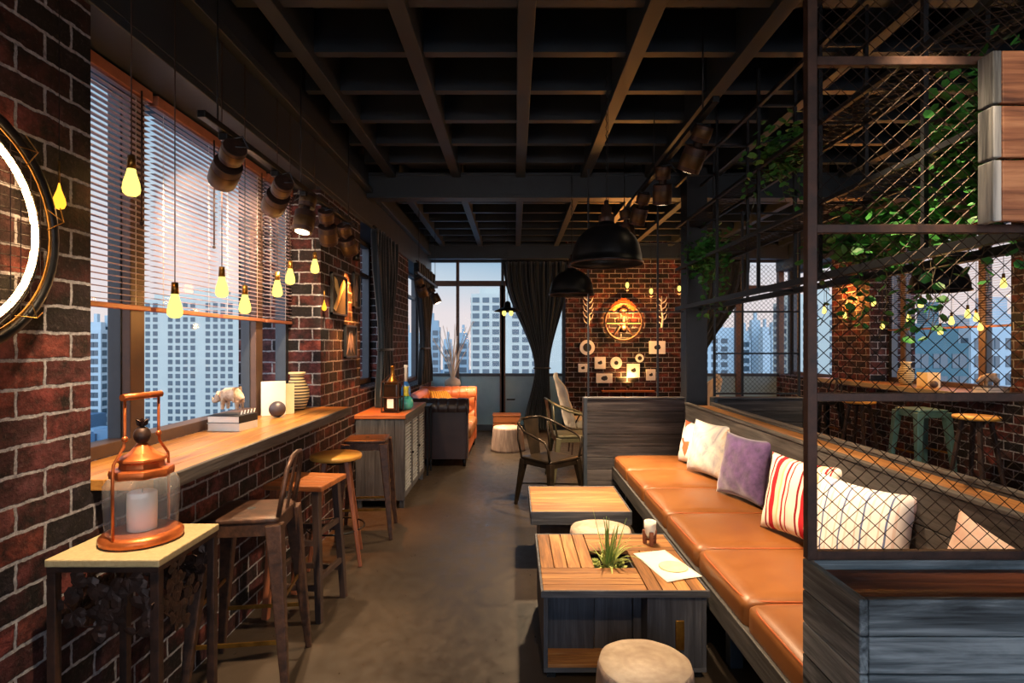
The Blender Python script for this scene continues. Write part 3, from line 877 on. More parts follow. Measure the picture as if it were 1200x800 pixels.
# books under the animal: front face seen as white pages + dark spine at right
bx_, by_ = -1.575, 3.10
b1 = book('large white book lying at the bottom under the animal figurine, left counter', (bx_, by_, 1.031), -.12, .19, .17, .042, M['paper'])
b2 = book('dark spined book lying on the white book under the animal figurine, left counter', (bx_, by_, 1.0735), -.12, .19, .17, .04, M['blackink'])
mb = MB()
for i in range(5): mb.bar((.0955, -.07+i*.03, .008), (.0955, -.06+i*.03, .028), .001, .008, up=(1, 0, 0))
mb.build('spine_marks', M['paper'], b2)
MB().soft((0, 0, .009), (.088, .06, .007), .006, 6).build('plinth', M['cream'], b2)
b2.children[-1].location = (0, 0, .04)
rhino('brown and white rhinoceros figurine standing on books on the left counter', (bx_-.005, by_, 1.1345), PI-.1)
book('cream book standing upright next to the dark ball on the left counter', (-1.575, 3.76, 1.031), -.95, .205, .15, .03, M['cream'], lie=False)
book('taller white book standing upright behind the dark ball, left counter', (-1.615, 3.715, 1.031), -.95, .225, .15, .028, M['paper'], lie=False)
def sphere_thing(label, loc, r_):
    return tag(MB().ball((0, 0, r_), r_, 24).build('decorative_ball', pbr('ball_'+label[:6], '#3a3236', '#4d4246', .45, 0, 14), loc=loc), label, 'ball')
sphere_thing('dark round ball in front of the upright books on the left counter', (-1.54, 3.60, 1.031), .052)
def vase(label, loc):
    r = thing('striped_vase', label, 'vase', loc); r.scale = (1.15, 1.15, 1.32)
    m = stripes('vase_bands_'+str(len(bpy.data.materials)), 2, ((0, '#2e2a28'), (.42, '#c9b588')), 62)
    MB().lathe([(.045, 0), (.055, .015), (.075, .07), (.073, .11), (.05, .155), (.04, .175), (.042, .195), (.05, .2), (.046, .2), (.036, .19)], 28).build('body', m, r)
    MB().tube([(.047*math.cos(2*PI*i/24), .047*math.sin(2*PI*i/24), .2) for i in range(24)], .006, 6, True).build('rim', M['cream'], r)
    return r
vase('dark and cream banded vase at the far end of the left counter', (-1.58, 4.03, 1.031))
# mirrored set on the right counter
vase('banded vase on the right side counter behind the mesh', (4.62, 6.55, 1.031))
book('cream book standing beside the banded vase on the right side counter', (4.60, 6.25, 1.031), .3, .16, .12, .03, M['cream'], lie=False)
book('white book standing upright behind the ball on the right side counter', (4.64, 6.14, 1.031), .3, .165, .13, .025, M['paper'], lie=False)
sphere_thing('dark ball beside the upright white book on the right side counter', (4.55, 6.02, 1.031), .04)
b3 = book('pale blue book lying under the figurine on the right side counter', (4.60, 5.36, 1.031), .1, .22, .17, .035, M['paper'])
b4 = book('dark spined book lying on the pale one on the right side counter', (4.60, 5.36, 1.0665), .1, .22, .17, .03, M['blackink'])
rhino('rhinoceros figurine on books on the right side counter', (4.60, 5.36, 1.097), PI-.3)

# ---------------------------------------------------------------- hanging bulbs
def add_light(parent, kind, energy, col, loc=(0, 0, 0), size=.03, spot=None, aim=None, blend=.5):
    d = bpy.data.lights.new('lamp_light', kind); d.energy = energy; d.color = col
    d.shadow_soft_size = size
    if kind == 'SPOT': d.spot_size = spot; d.spot_blend = blend
    o = bpy.data.objects.new('lamp_light', d); COL.objects.link(o); o.parent = parent; o.location = loc
    if aim is not None:
        o.rotation_euler = Vector(aim).normalized().to_track_quat('-Z', 'Y').to_euler()
    return o
def bulb(label, x, y, z, ceil_z=3.2, group='bare bulbs hanging before the left window', small=False, power=2.0, s=1.0):
    r = thing('hanging_bulb', label, 'light bulb', (x, y, z), 0, group)
    if small:
        MB().lathe([(.002, .05), (.006, .03), (.016, .0), (.018, -.015), (.013, -.028), (.002, -.033)], 14).build('glass', M['bulbamber'], r)
        MB().tube([(0, 0, .05), (0, 0, .12)], .003, 6).build('socket', M['brass'], r)
        MB().tube([(0, 0, .12), (0, 0, ceil_z-z)], .0012, 5).build('cord', M['black'], r)
        return r
    MB().lathe([(.013*s, .05*s), (.017*s, .03*s), (.027*s, -.005*s), (.0305*s, -.03*s), (.028*s, -.045*s), (.018*s, -.055*s), (.002*s, -.058*s)], 18).build('glass', M['bulbglow'], r)
    MB().cyl((0, 0, .045*s), (0, 0, .095*s), .0155*s, .013*s, 16).build('socket', M['brass'], r)
    MB().tube([(0, 0, .09*s), (0, 0, ceil_z-z)], .0022, 6).build('cord', M['rustdark'], r)
    if power: add_light(r, 'POINT', power*K_BULB, AMBER, (0, 0, -.085), .03)
    return r
for i, (px, py, Y) in enumerate(((154, 212, 2.10), (205, 357, 2.36), (260, 335, 2.75), (287, 355, 2.97), (325, 337, 3.38), (340, 323, 3.58), (369, 311, 4.03))):
    p = at(px, py, Y)
    bulb(['bare bulb hanging highest and nearest before the left blinds', 'bare bulb hanging lowest, second from the near brick wall', 'bare bulb third from the near wall, before the pale tower',
          'bare bulb hanging low before the bottom rail of the third blind', 'bare bulb hanging before the last left mullion', 'bare bulb hanging close to the far end of the blinds',
          'bare bulb hanging in front of the brick pier face'][i], p.x, p.y, p.z, 3.4)
p = at(70, 233, 1.74); bulb('small amber drop bulb hanging before the near brick wall', -1.43, 1.742, p.z, 2.66, 'small amber drop bulbs', True)
p = at(380, 359, 4.25); bulb('small amber drop bulb hanging beside the framed pictures of the brick pier', p.x, 4.25, p.z, 2.66, 'small amber drop bulbs', True)
for i, (px, py, Y) in enumerate(((966, 363, 6.5), (1024, 354, 6.2), (990, 369, 7.0), (1065, 372, 6.0), (1034, 381, 6.6), (1079, 355, 5.6), (1115, 375, 5.4), (1134, 367, 5.0), (1144, 371, 5.3), (1102, 387, 5.8), (1149, 382, 5.6), (1176, 331, 4.6))):
    p = at(px, py, Y)
    bulb(['bulb behind the mesh, leftmost of the right group', 'bulb in front of the right brick pier, upper', 'bulb under the flame lit spot of the right brick pier', 'bulb in front of the brown mullion of the right window',
          'bulb low between right pier and window', 'bulb just under the left rim of the right dome lamp', 'bulb under the right rim of the right dome lamp', 'bulb right of the dome lamp, higher of a close pair',
          'bulb right of the dome lamp, lower of a close pair', 'bulb low over the vase of the right counter', 'bulb lowest by the right mullion', 'bulb highest at the right edge under the plank box'][i],
         p.x, p.y, p.z, 3.4, 'bare bulbs of the right side window', False, 0 if i % 3 else 8, .8)

# ---------------------------------------------------------------- track lights
def track(label, p, q, rods):
    r = thing('light_track', label, 'light track', p)
    p = Vector(p); q = Vector(q)
    MB().bar((0, 0, 0), q-p, .035, .03).build('rail', M['black'], r, .003)
    for t in rods:
        c = (q-p)*t
        MB().tube([c+Vector((0, 0, .01)), c+Vector((0, 0, 3.3-p.z))], .004, 6).build('hanger', M['black'], r)
    return r
def spot(label, p, aim, energy=120, ang=60, group='track spotlights on the left rail', lit=True, s=1.0, size=.03, col=WARM, drop=.10):
    s = 1.2*s
    """p = point on the track"""
    r = thing('track_spotlight', label, 'spotlight', p, 0, group)
    p = Vector(p); d = (Vector(aim)-p-Vector((0, 0, -drop))).normalized()
    c = Vector((0, 0, -drop*s-.02))
    side = d.cross(Vector((0, 0, 1))).normalized()
    MB().box(-.02, .02, -.05, .05, -.045, -.017).build('adapter', M['black'], r, .003)
    MB().bar((0, 0, -.04), c+Vector((0, 0, .0)), .012, .03).build('bracket', M['black'], r, .002)
    b_ = MB(); b_.cyl(c-d*.005*s, c+d*.105*s, .052*s); b_.cyl(c-d*.10*s, c-d*.03*s, .042*s); b_.cyl(c-d*.03*s, c-d*.005*s, .02*s)
    b_.build('body', M['rustdark'], r, .003)
    b_ = MB(); b_.cyl(c+d*.03*s, c+d*.085*s, .0535*s); b_.cyl(c-d*.085*s, c-d*.05*s, .0435*s); b_.build('brass_band', M['spotband'], r, .001)
    MB().cyl(c+d*.1052*s, c+d*.107*s, .036*s).build('lamp_face', M['hot'] if lit else M['black'], r)
    MB().tube([(0, 0, -.03), side*.05*s+Vector((0, 0, .0)), side*.075*s+c*.4, c-d*.11*s+side*.03*s, c-d*.10*s], .0035, 6).build('cable', M['frame_dark'], r)
    add_light(r, 'SPOT', energy*K_SPOT, col, c+d*.125*s, size, ang*PI/180, d, .7)
    return r
ZT = 2.46
track('black light track hanging along the left window', (-1.30, 2.30, ZT), (-1.30, 4.45, ZT), (.06, .5, .95))
TL = 'track spotlights on the left rail'
spot('nearest track spotlight of the left rail, brass banded, before the blinds', (-1.30, 2.52, ZT), (-1.9, 3.2, 1.95), 55, 100)
spot('second track spotlight of the left rail, before the blinds', (-1.30, 3.05, ZT), (-1.9, 3.8, 1.95), 50, 100)
spot('third spotlight of the left rail, before the brick pier', (-1.30, 3.45, ZT), (-1.42, 3.15, 1.0), 110, 75)
spot('fourth spotlight of the left rail, crowded near its end', (-1.30, 3.85, ZT), (-1.45, 4.75, 1.2), 60, 40)
spot('last spotlight of the left rail, with a bright face', (-1.30, 4.3, ZT), (-1.2, 5.5, .86), 55, 45)
track('short light track by the far brick pier on the left', (-1.15, 6.5, 2.35), (-1.15, 8.2, 2.35), (.1, .9))
spot('spotlight of the far left rail beside the far brick pier, nearer one', (-1.15, 6.8, 2.35), (-.75, 7.8, .5), 130, 50, 'spotlights of the far left rail')
spot('spotlight of the far left rail before the end window', (-1.15, 7.9, 2.35), (-.1, 7.9, .2), 160, 50, 'spotlights of the far left rail')
ZR = 2.72
# unseen added rail; bench, cushion and log stool spots added only for light
track('unseen added black light track over the left wall', (-.95, .6, 3.1), (-.95, 1.7, 3.1), (.1, .9))
spot('unseen spotlight aimed at the lantern table', (-.95, 1.5, 3.1), (-1.2, 2.15, .8), 300, 42, 'spotlights behind the viewer')
spot('unseen spotlight aimed at the board box', (1.1, .1, 2.72), (1.8, 1.5, 2.05), 26, 60, 'spotlights behind the viewer')
spot('added unseen spotlight aimed at the bench seat', (1.02, 2.05, 3.17), (1.62, 2.15, .95), 120, 56, 'spotlights behind the viewer')
spot('narrow added unseen spotlight aimed at the near seat cushion', (1.1, 1.0, 3.1), (1.2, 2.6, .45), 170, 24, 'spotlights behind the viewer')
spot('added unseen spotlight aimed at the near log stool', (.2, .6, 2.72), (.5, 2.5, .35), 60, 40, 'spotlights behind the viewer')
track('black light track over the coffee tables', (1.0, 2.75, ZR), (1.0, 5.2, ZR), (.08, .5, .94))
RG = 'track spotlights over the coffee tables'
spot('largest spotlight of the right rail beside the mesh cage', (1.0, 3.05, ZR), (.55, 4.0, .9), 120, 60, RG)
spot('middle spotlight of the right rail with a looping cable', (1.0, 3.75, ZR), (1.15, 4.55, .45), 260, 30, RG)
spot('farthest spotlight of the right rail above the dome pendant', (1.0, 4.4, ZR), (.5, 5.6, .0), 150, 50, RG)
spot('spotlight on the right beam near the column', (1.0, 4.95, ZR), (1.3, 5.1, .7), 25, 60, RG)

# ---------------------------------------------------------------- dome pendants
def dome(label, x, y, z, s=1.0, energy=150, group='black dome pendant lamps'):
    r = thing('pendant_lamp', label, 'lamp', (x, y, z), 0, group)
    prof = [(.212, 0), (.215, .012), (.205, .016), (.203, .05), (.19, .11), (.165, .16), (.125, .20), (.08, .222), (.05, .23), (.045, .25)]
    MB().lathe([(a*s, b_*s) for a, b_ in prof], 40, close=False).build('shade', M['black'], r, solid=.004)
    MB().lathe([(.045*s, .235*s), (.047*s, .29*s), (.03*s, .30*s), (.03*s, .34*s), (.014*s, .355*s), (.014*s, .38*s)], 20).build('neck', M['rustdark'], r)
    MB().tube([(.213*s*math.cos(2*PI*i/40), .213*s*math.sin(2*PI*i/40), .003) for i in range(40)], .005, 6, True).build('rim', M['rustdark'], r)
    ch = MB(); zz = .38*s; i = 0
    while zz < 3.4-z:
        dx = .004 if i % 2 else 0; ch.tube([(dx*2-.004, .004-dx, zz), (.004-dx*2, -.004+dx, zz+.03)], .0025, 4); zz += .024; i += 1
    ch.build('chain', M['black'], r)
    MB().tube([(0.01, 0, .38*s), (.012, .006, (3.4-z)/2), (.006, 0, 3.4-z)], .0022, 5).build('cord', M['black'], r)
    MB().ball((0, 0, .12*s), .035*s, 14).build('bulb', M['hotsmall'], r)
    add_light(r, 'SPOT', energy*K_SPOT, WARM, (0, 0, .07*s), .05, 125*PI/180, (0, 0, -1), .6)
    return r
dome('large black dome pendant over the near coffee table', .545, 3.29, 1.975)
dome('smaller looking black dome pendant farther back over the low table', .54, 5.25, 1.97)
dome('black dome pendant behind the wire mesh at the right window', 3.42, 4.47, 1.93, 1, 60)
r = thing('pendant_lamp', 'small flat shaded pendant with bare bulbs in front of the end window', 'lamp', (-.1, 8.0, 1.98))
MB().lathe([(.19, 0), (.195, .006), (.10, .05), (.05, .06), (.04, .13), (.015, .15)], 30, close=False).build('shade', M['black'], r, solid=.003)
for dx in (-.05, .05):
    MB().ball((dx, 0, -.02), .03, 12, (1, 1, 1.4)).build('bulb', M['bulbglow'], r)
MB().tube([(0, 0, .14), (0, 0, 1.469)], .004, 5).build('cord', M['black'], r)
add_light(r, 'SPOT', 260, WARM, (0, 0, -.09), .05, 100*PI/180, (0, 0, -1), .8)
for i, (px, py, lb) in enumerate(((735, 334, 'caged bulb above the wheel lamp'), (763, 341, 'caged bulb left of the two beside the column'), (796, 338, 'caged bulb next to the dark column'))):
    p = at(px, py, 8.3)
    r = thing('caged_bulb', lb+' on the far brick wall', 'light bulb', p, 0, 'caged bulbs before the far brick wall')
    MB().ball((0, 0, 0), .035, 12, (.8, .8, 1.3)).build('glass', M['bulbglow'], r)
    MB().cyl((0, 0, .04), (0, 0, .09), .022).build('socket', M['rustdark'], r)
    add_light(r, 'POINT', 9, AMBER, (0, -.0, -.12), .03)
    cg = MB()
    for k_ in range(6):
        t = k_*PI/3; cg.tube([(.02*math.cos(t), .02*math.sin(t), .06), (.06*math.cos(t), .06*math.sin(t), 0), (.045*math.cos(t), .045*math.sin(t), -.07), (0, 0, -.09)], .002, 4)
    cg.build('cage', M['rustdark'], r); MB().tube([(0, 0, .08), (0, 0, 3.4-p.z)], .003, 5).build('cord', M['black'], r)

# ---------------------------------------------------------------- pictures on the brick pier
def frame_side(label, y, z, w_, h_, art, name='framed_picture', x=XW, sg=1):
    r = thing(name, label, 'picture', (x, y, z), 0)
    mb = MB(); t = .018
    for a, b_ in ((-w_/2, -w_/2+t), (w_/2-t, w_/2)): mb.box(.004, .028, a, b_, -h_/2, h_/2)
    for a, b_ in ((-h_/2, -h_/2+t), (h_/2-t, h_/2)): mb.box(.004, .028, -w_/2, w_/2, a, b_)
    mb.build('frame', M['black'], r, .002)
    MB().box(.004, .014, -w_/2+t, w_/2-t, -h_/2+t, h_/2-t).build('print', art, r)
    return r
def artmat(name, bgc, stops, sc, rot):
    m, n, b, out = newmat(name); t = n.nodes.new('ShaderNodeTexCoord')
    w_ = n.nodes.new('ShaderNodeTexWave'); w_.inputs['Scale'].default_value = sc; w_.inputs['Distortion'].default_value = 6; w_.inputs['Detail'].default_value = 2
    n.links.new(mapping(n, t.outputs['Object'], (1, 1, 1), (0, 0, 0), rot), w_.inputs[0])
    n.links.new(ramp(n, w_.outputs[0], stops), b.inputs['Base Color']); b.inputs['Roughness'].default_value = .6; return m
def blob(parent, pts, mat, name='pale_shape', x=.0165):
    mb = MB(); mb.add([(x, a, c) for a, c in pts], [tuple(range(len(pts)))]); return mb.build(name, mat, parent, solid=.002)
M['artwarm'] = pbr('warm_print_ink', '#b8934e', '#e8cf86', .6, 0, 14)
M['artgrey'] = pbr('grey_print_ink', '#4a3e3c', '#8a7a74', .6, 0, 14)
f1 = frame_side('framed picture with a pale crossed shape, upper on the left brick pier', 4.62, 1.915, .40, .34, M['blackink'])
blob(f1, [(-.15, -.12), (-.09, -.14), (.15, .10), (.12, .145), (.05, .10)], M['artwarm'])
blob(f1, [(-.13, .14), (-.06, .12), (.03, -.0), (-.02, -.04), (-.12, .06)], M['artwarm'], x=.0168)
f2 = frame_side('framed dark picture, lower on the left brick pier', 4.94, 1.53, .34, .29, M['blackink'])
blob(f2, [(-.12, -.12), (-.06, .02), (-.02, .10), (.0, -.02), (.03, .10), (.07, .03), (.12, -.12), (.04, -.05), (0, -.11), (-.04, -.05)], M['artgrey'])
f3 = frame_side('narrow dark framed picture high on the left brick pier, farthest', 5.12, 2.0, .2, .33, M['blackink'])
blob(f3, [(-.03, -.1), (.03, -.1), (.045, .03), (.0, .11), (-.045, .03)], M['artgrey'])
ul = thing('wall_uplight', 'small lamp washing the left brick pier above the framed pictures', 'lamp', (XW, 4.86, 2.3))
mb = MB(); mb.tube([(0.001, 0, 0), (.06, 0, .02), (.09, 0, -.01)], .005, 6); mb.build('arm', M['black'], ul)
MB().cyl((.09, 0, -.0), (.09, 0, -.06), .02, .035).build('shade', M['black'], ul)
add_light(ul, 'SPOT', 330, FLAME, (.13, 0, -.08), .015, 80*PI/180, (-.25, .0, -1), .9)

# ---------------------------------------------------------------- curtains
def curtain(label, fx, z0, z1, folds, amp, wfun, cfun, along='y', tie=None, x0=0, y0=0):
    """fx: base position; wfun/cfun(v) give width and centre offset (v=0 top, 1 bottom)"""
    r = thing('curtain', label, 'curtain', (x0, y0, 0), 0)
    mb = MB()
    def g(u, v):
        wd = wfun(v); c = cfun(v); s_ = c+(u-.5)*wd
        a = amp*(.35+.65*min(1, wd/wfun(0)))*math.sin(2*PI*folds*u+1.3*math.sin(3*v+u*4))+amp*.3*math.sin(2*PI*folds*2.3*u+2)
        z = z1+(z0-z1)*v
        return Vector((a, s_, z)) if along == 'y' else Vector((s_, a, z))
    mb.grid(g, folds*12, 40)
    mb.build('cloth', M['curtain'], r, solid=.004)
    if tie is not None:
        v = (z1-tie)/(z1-z0); wd = wfun(v)*.56; c = cfun(v)
        pts = [((.06*math.sin(t)), c+wd*math.cos(t), tie) if along == 'y' else (c+wd*math.cos(t), .06*math.sin(t), tie) for t in [2*PI*i/24 for i in range(24)]]
        MB().tube(pts, .014, 6, True).build('tieback', M['curtain'], r)
    ln_ = wfun(0)
    rod = MB()
    if along == 'y': rod.cyl((0, cfun(0)-ln_/2-.03, z1+.01), (0, cfun(0)+ln_/2+.03, z1+.01), .012)
    else: rod.cyl((cfun(0)-ln_/2-.03, 0, z1+.01), (cfun(0)+ln_/2+.03, 0, z1+.01), .012)
    rod.build('rod', M['black'], r)
    return r
def waist(top, mid, vm, bot):
    def f_(v):
        if v < vm:
            t = v/vm; return top+(mid-top)*(t*t*(3-2*t))**1.2
        t = (v-vm)/(1-vm); return mid+(bot-mid)*(t*t*(3-2*t))
    return f_
curtain('dark gathered curtain beside the first left brick pier', 0, .86, 2.66, 11, .04, waist(.95, .42, .62, .7), lambda v: 0, 'y', 1.45, XW+.085, 5.98)
curtain('dark curtain by the far left brick pier near the end window', 0, .92, 2.66, 12, .05, waist(1.5, .6, .62, 1.0), lambda v: 0, 'y', 1.45, XW+.11, 8.5)
curtain('dark curtain gathered in the middle, hanging before the end window', 0, .03, 2.93, 11, .045, waist(1.12, .25, .64, .5), waist(0, .1, .64, .03), 'x', 1.1, .37, YB-.22)
curtain('dark curtain gathered to the left, behind the steel column', 0, .03, 2.93, 8, .045, waist(1.15, .3, .66, .45), waist(0, -.42, .66, -.35), 'x', 1.1, 3.45, YB-.22)

# ---------------------------------------------------------------- cabinet + bottles
cb = thing('cabinet', 'grey wooden cabinet with latticed door fronts by the left wall', 'cabinet', (-1.235, 5.66, 0))
W2, D2 = .225, .57
mb = MB()
for i in range(5):
    x0 = -W2+i*.09; mb.box(x0, x0+.0885, -D2+.001, -D2+.02, .07, .82)
mb.box(-W2, W2-.02, D2-.02, D2, .07, .82); mb.box(-W2, -W2+.018, -D2+.02, D2-.02, .07, .82); mb.box(-W2+.018, W2-.02, -D2+.02, D2-.02, .07, .09)
mb.build('body', M['oldwood_z'], cb, .002)
tp = MB(); tp.box(-W2-.01, W2+.012, -D2-.01, D2+.01, .82, .857); tp.build('top', M['seatwood'], cb, .004)
MB().box(W2+.0122, W2+.016, -D2-.01, D2+.01, .818, .858).build('top_edging', M['oldwood_y'], cb)
for k_, (a, b_) in enumerate(((-D2+.01, -.19), (-.185, .185), (.19, D2-.01))):
    dr = MB(); dr.box(W2-.018, W2, a, a+.04, .09, .81); dr.box(W2-.018, W2, b_-.04, b_, .09, .81); dr.box(W2-.018, W2, a+.04, b_-.04, .09, .14); dr.box(W2-.018, W2, a+.04, b_-.04, .76, .81)
    d_ = dr.build('door', M['oldwood_z'], cb, .002)
    la = MB(); zz = .14
    while zz < .75:
        la.box(W2-.012, W2-.004, a+.04, b_-.04, zz, zz+.018); zz += .032
    yy = a+.06
    while yy < b_-.05: la.box(W2-.016, W2-.01, yy, yy+.008, .14, .76); yy += .03
    la.build('lattice', M['lattice'], d_)
    MB().ball((W2+.012, b_-.02, .45), .012, 10).build('knob', M['black'], d_)
for i in (-1, 1):
    for j in (-1, 1): MB().box(i*(W2-.03)-.02, i*(W2-.03)+.02, j*(D2-.04)-.02, j*(D2-.04)+.02, 0, .07).build('foot', M['oldwood_z'], cb)

bt = thing('caged_bottle', 'dark square bottle in a metal cage with a white label on the grey cabinet', 'bottle', (-1.17, 5.32, .858), -.1); bt.scale = (1.35, 1.35, 1.45)
MB().box(-.05, .05, -.05, .05, .006, .19).build('glass', pbr('dark_bottle', '#16100d', '#2a1b12', .15, 0, 6, 0, .7), bt, .01)
MB().lathe([(.045, .19), (.035, .21), (.014, .235), (.013, .29), (.016, .295), (.016, .305)], 18).build('neck', M['brass'], bt)
mb = MB()
for i in (-1, 1):
    for j in (-1, 1): mb.bar((i*.06, j*.06, 0), (i*.06, j*.06, .2), .006); mb.bar((i*.06, j*.06, .2), (0, 0, .26), .004)
for z in (.003, .1, .2):
    for i in (-1, 1): mb.bar((i*.06, -.06, z), (i*.06, .06, z), .006); mb.bar((-.06, i*.06, z), (.06, i*.06, z), .006)
mb.build('cage', M['rustdark'], bt)
MB().box(-.022, .024, -.0535, -.051, .03, .09).build('paper_label', M['white'], bt)
bl = thing('blue_bottle', 'tall blue glass bottle with a pale neck at the back of the grey cabinet', 'bottle', (-1.12, 5.72, .858)); bl.scale = (1.25, 1.25, 1.4)
MB().lathe([(.035, 0), (.04, .01), (.04, .13), (.03, .16), (.014, .19)], 20).build('body', pbr('blue_bottle_glass', '#1f4f9a', '#3f7fd0', .1, 0, 4, 0, .8), bl)
MB().lathe([(.014, .19), (.013, .29), (.017, .295), (.017, .31), (.012, .312)], 16).build('neck', M['white'], bl)
gb = thing('glass_jug', 'yellow and teal round glass jug on the grey cabinet', 'jug', (-1.08, 5.52, .858)); gb.scale = (1.15, 1.15, 1.35)
MB().lathe([(.04, 0), (.06, .02), (.065, .05), (.055, .08), (.03, .1)], 24).build('body', pbr('teal_jug_glass', '#2b8a8a', '#4fb0a0', .12, 0, 6, 0, .8), gb)
MB().lathe([(.03, .1), (.02, .12), (.022, .16), (.026, .17)], 20).build('neck', pbr('yellow_jug_glass', '#b8b83a', '#d6cf55', .15, 0, 6), gb)
# black metal side table after the cabinet
tb = thing('side_table', 'narrow black metal side table between the cabinet and the leather sofa', 'table', (-1.2, 6.50, 0))
MB().box(-.2, .22, -.15, .15, .78, .80).build('tabletop', M['black'], tb, .003)
for i in (-.18, .2):
    for j in (-.13, .13): MB().box(i-.01, i+.01, j-.01, j+.01, 0, .78).build('leg', M['black'], tb)
    MB().box(i-.008, i+.008, -.13, .13, .15, .166).build('stretcher', M['black'], tb)

# ---------------------------------------------------------------- chesterfield sofa
cs = thing('leather_sofa', 'tufted leather sofa with shade painted into its dark near arm and a cognac far arm by the end window', 'sofa', (-.98, 7.62, 0))
X0, X1, YA, YC = -.44, .44, -.83, .83
def tuft(u, v, nu, nv):
    a = u*nu; b_ = v*nv
    return (abs(math.sin(PI*(a+b_)/1.0))*abs(math.sin(PI*(a-b_)/1.0)))**.5
def arm(name, y0, y1, mat, ztop):
    mb = MB(); yc = (y0+y1)/2; hw = (y1-y0)/2
    mb.box(X0, X1-.06, y0+.02, y1-.02, .10, ztop-.13)
    # rolled, channelled top
    def g(u, v):
        t = -PI*.15+u*PI*1.3; rr = (hw+.015)*(1-.08*(1-abs(math.sin(v*PI*7)))**4)
        return Vector((X0+v*(X1-.05-X0), yc-math.cos(t)*rr, ztop-hw-.015+math.sin(t)*rr))
    mb.grid(g, 20, 84)
    ff = MB(); ff.cyl((X1-.055, yc, ztop-hw-.015), (X1-.03, yc, ztop-hw-.015), hw+.01, None, 24); ff.box(X1-.06, X1-.035, y0+.025, y1-.025, .1, ztop-hw)
    # channelled outer face
    def s1(u, v):
        return Vector((X0+u*(X1-.06-X0), (y0 if y0 < 0 else y1)+.012*(1 if y0 < 0 else -1), .1+v*(ztop-.3)))
    mb.grid(s1, 84, 2)
    # tufted inner face
    def s2(u, v):
        yy = (y1 if y0 < 0 else y0); sg = 1 if y0 < 0 else -1
        return Vector((X0+u*(X1-.06-X0), yy+sg*(-.02+.035*tuft(u, v, 2.5, 1.5)), .42+v*(ztop-.5)))
    mb.grid(s2, 50, 30)
    o = mb.build(name, M[mat], cs); ff.build('arm_front', M[mat], o, .006)
    return o
arm('near_arm', YA, YA+.2, 'leathershade', .84)  # shade on the near arm is put into a darker leather colour
arm('far_arm', YC-.2, YC, 'leatherorange', .88)
mb = MB(); mb.box(X0-.0, X0+.16, YA+.2, YC-.2, .1, .74)
def bk(u, v): return Vector((X0+.16+.035*tuft(u, v, 4.5, 1.5), YA+.2+u*(YC-YA-.4), .42+v*.38))
mb.grid(bk, 90, 30)
def rl_(u, v):
    t = -PI*.2+u*PI*1.4; return Vector((X0+.08+math.cos(t)*.10*(1), YA+.2+v*(YC-YA-.4), .76+math.sin(t)*.10))
mb.grid(rl_, 16, 4); mb.build('backrest', M['leatherorange'], cs)
MB().box(X0+.16, X1-.05, YA+.2, YC-.2, .1, .30).build('seat_base', M['leatherorange'], cs, .01)
for a in (YA+.21, .005):
    mb = MB(); mb.soft((.13, a+.305, .375), (.30, .303, .075), .05, 8, .02); mb.build('seat_cushion', M['leather'], cs, weld=True)
for i in (-1, 1):
    for j in (-1, 1): MB().cyl((i*.36, j*.75, 0), (i*.36, j*.75, .1), .02, .03).build('foot', M['black'], cs)
def pillow_mesh(w_, h_, t_, mat, name='pillow', sag=.0):
    mb = MB()
    for sg in (-1, 1):
        def g(u, v):
            a = 2*u-1; b_ = 2*v-1
            th = t_/2*(max(0, 1-a**4)*max(0, 1-b_**4))**.5*(.75+.25*(1-a*a)*(1-b_*b_))
            kx = 1-.10*(1-b_*b_)*abs(a)**2*1.0-.0; ky = 1-.10*(1-a*a)*abs(b_)**2
            wr = .004*math.sin(9*a+4*b_)*math.sin(7*b_)
            return Vector((sg*(th+wr*(th > .01)), a*w_/2*kx, h_/2+b_*h_/2*ky))
        mb.grid(g if sg > 0 else (lambda u, v, g=g: g(1-u, v)), 22, 22)
    return mb.build(name, mat, weld=True)
def pillow(label, loc, yaw, lean, w_, h_, t_, mat, roll=0, seam='paper', name='pillow'):
    o = pillow_mesh(w_, h_, t_, mat, name)
    o.location = loc
    o.rotation_euler = (Matrix.Rotation(yaw, 4, 'Z') @ Matrix.Rotation(lean, 4, 'Y') @ Matrix.Rotation(roll, 4, 'X')).to_euler()
    return tag(o, label, 'pillow')
M['gold_stripe'] = stripes('gold_striped_cloth', 1, ((0, '#c98a35'), (.5, '#8e5a22')), 30)
pillow('gold striped pillow on the leather sofa', (-1.02, 8.12, .48), -.9, -.35, .4, .38, .12, M['gold_stripe'])

# white vase with twigs, side table, far stump, crate
tb = thing('side_table', 'small dark round side table behind the far sofa arm', 'table', (-1.0, 8.95, 0))
MB().lathe([(.2, .77), (.205, .78), (.205, .79), (.19, .8)], 28).build('tabletop', M['darkwood'], tb)
MB().cyl((0, 0, .02), (0, 0, .77), .02).build('pole', M['black'], tb); MB().cyl((0, 0, 0), (0, 0, .02), .14).build('base', M['black'], tb)
vs = thing('twig_vase', 'squat white vase holding pale bare twigs in front of the end window', 'vase', (-1.0, 8.95, .80)); vs.scale = (1.15, 1.15, 1.15)
MB().lathe([(.06, 0), (.10, .02), (.115, .07), (.10, .12), (.06, .14), (.055, .15), (.05, .14)], 26).build('body', M['white'], vs)
random.seed(11); mb = MB()
for i in range(22):
    a = random.uniform(0, 2*PI); l = random.uniform(.4, .85); sp = random.uniform(.05, .33)
    mb.tube([(0, 0, .08), (sp*.3*math.cos(a), sp*.3*math.sin(a), .1+l*.45), (sp*math.cos(a+.2), sp*math.sin(a+.2), .1+l)], [.006, .005, .003], 5)
mb.build('twigs', M['paper'], vs)
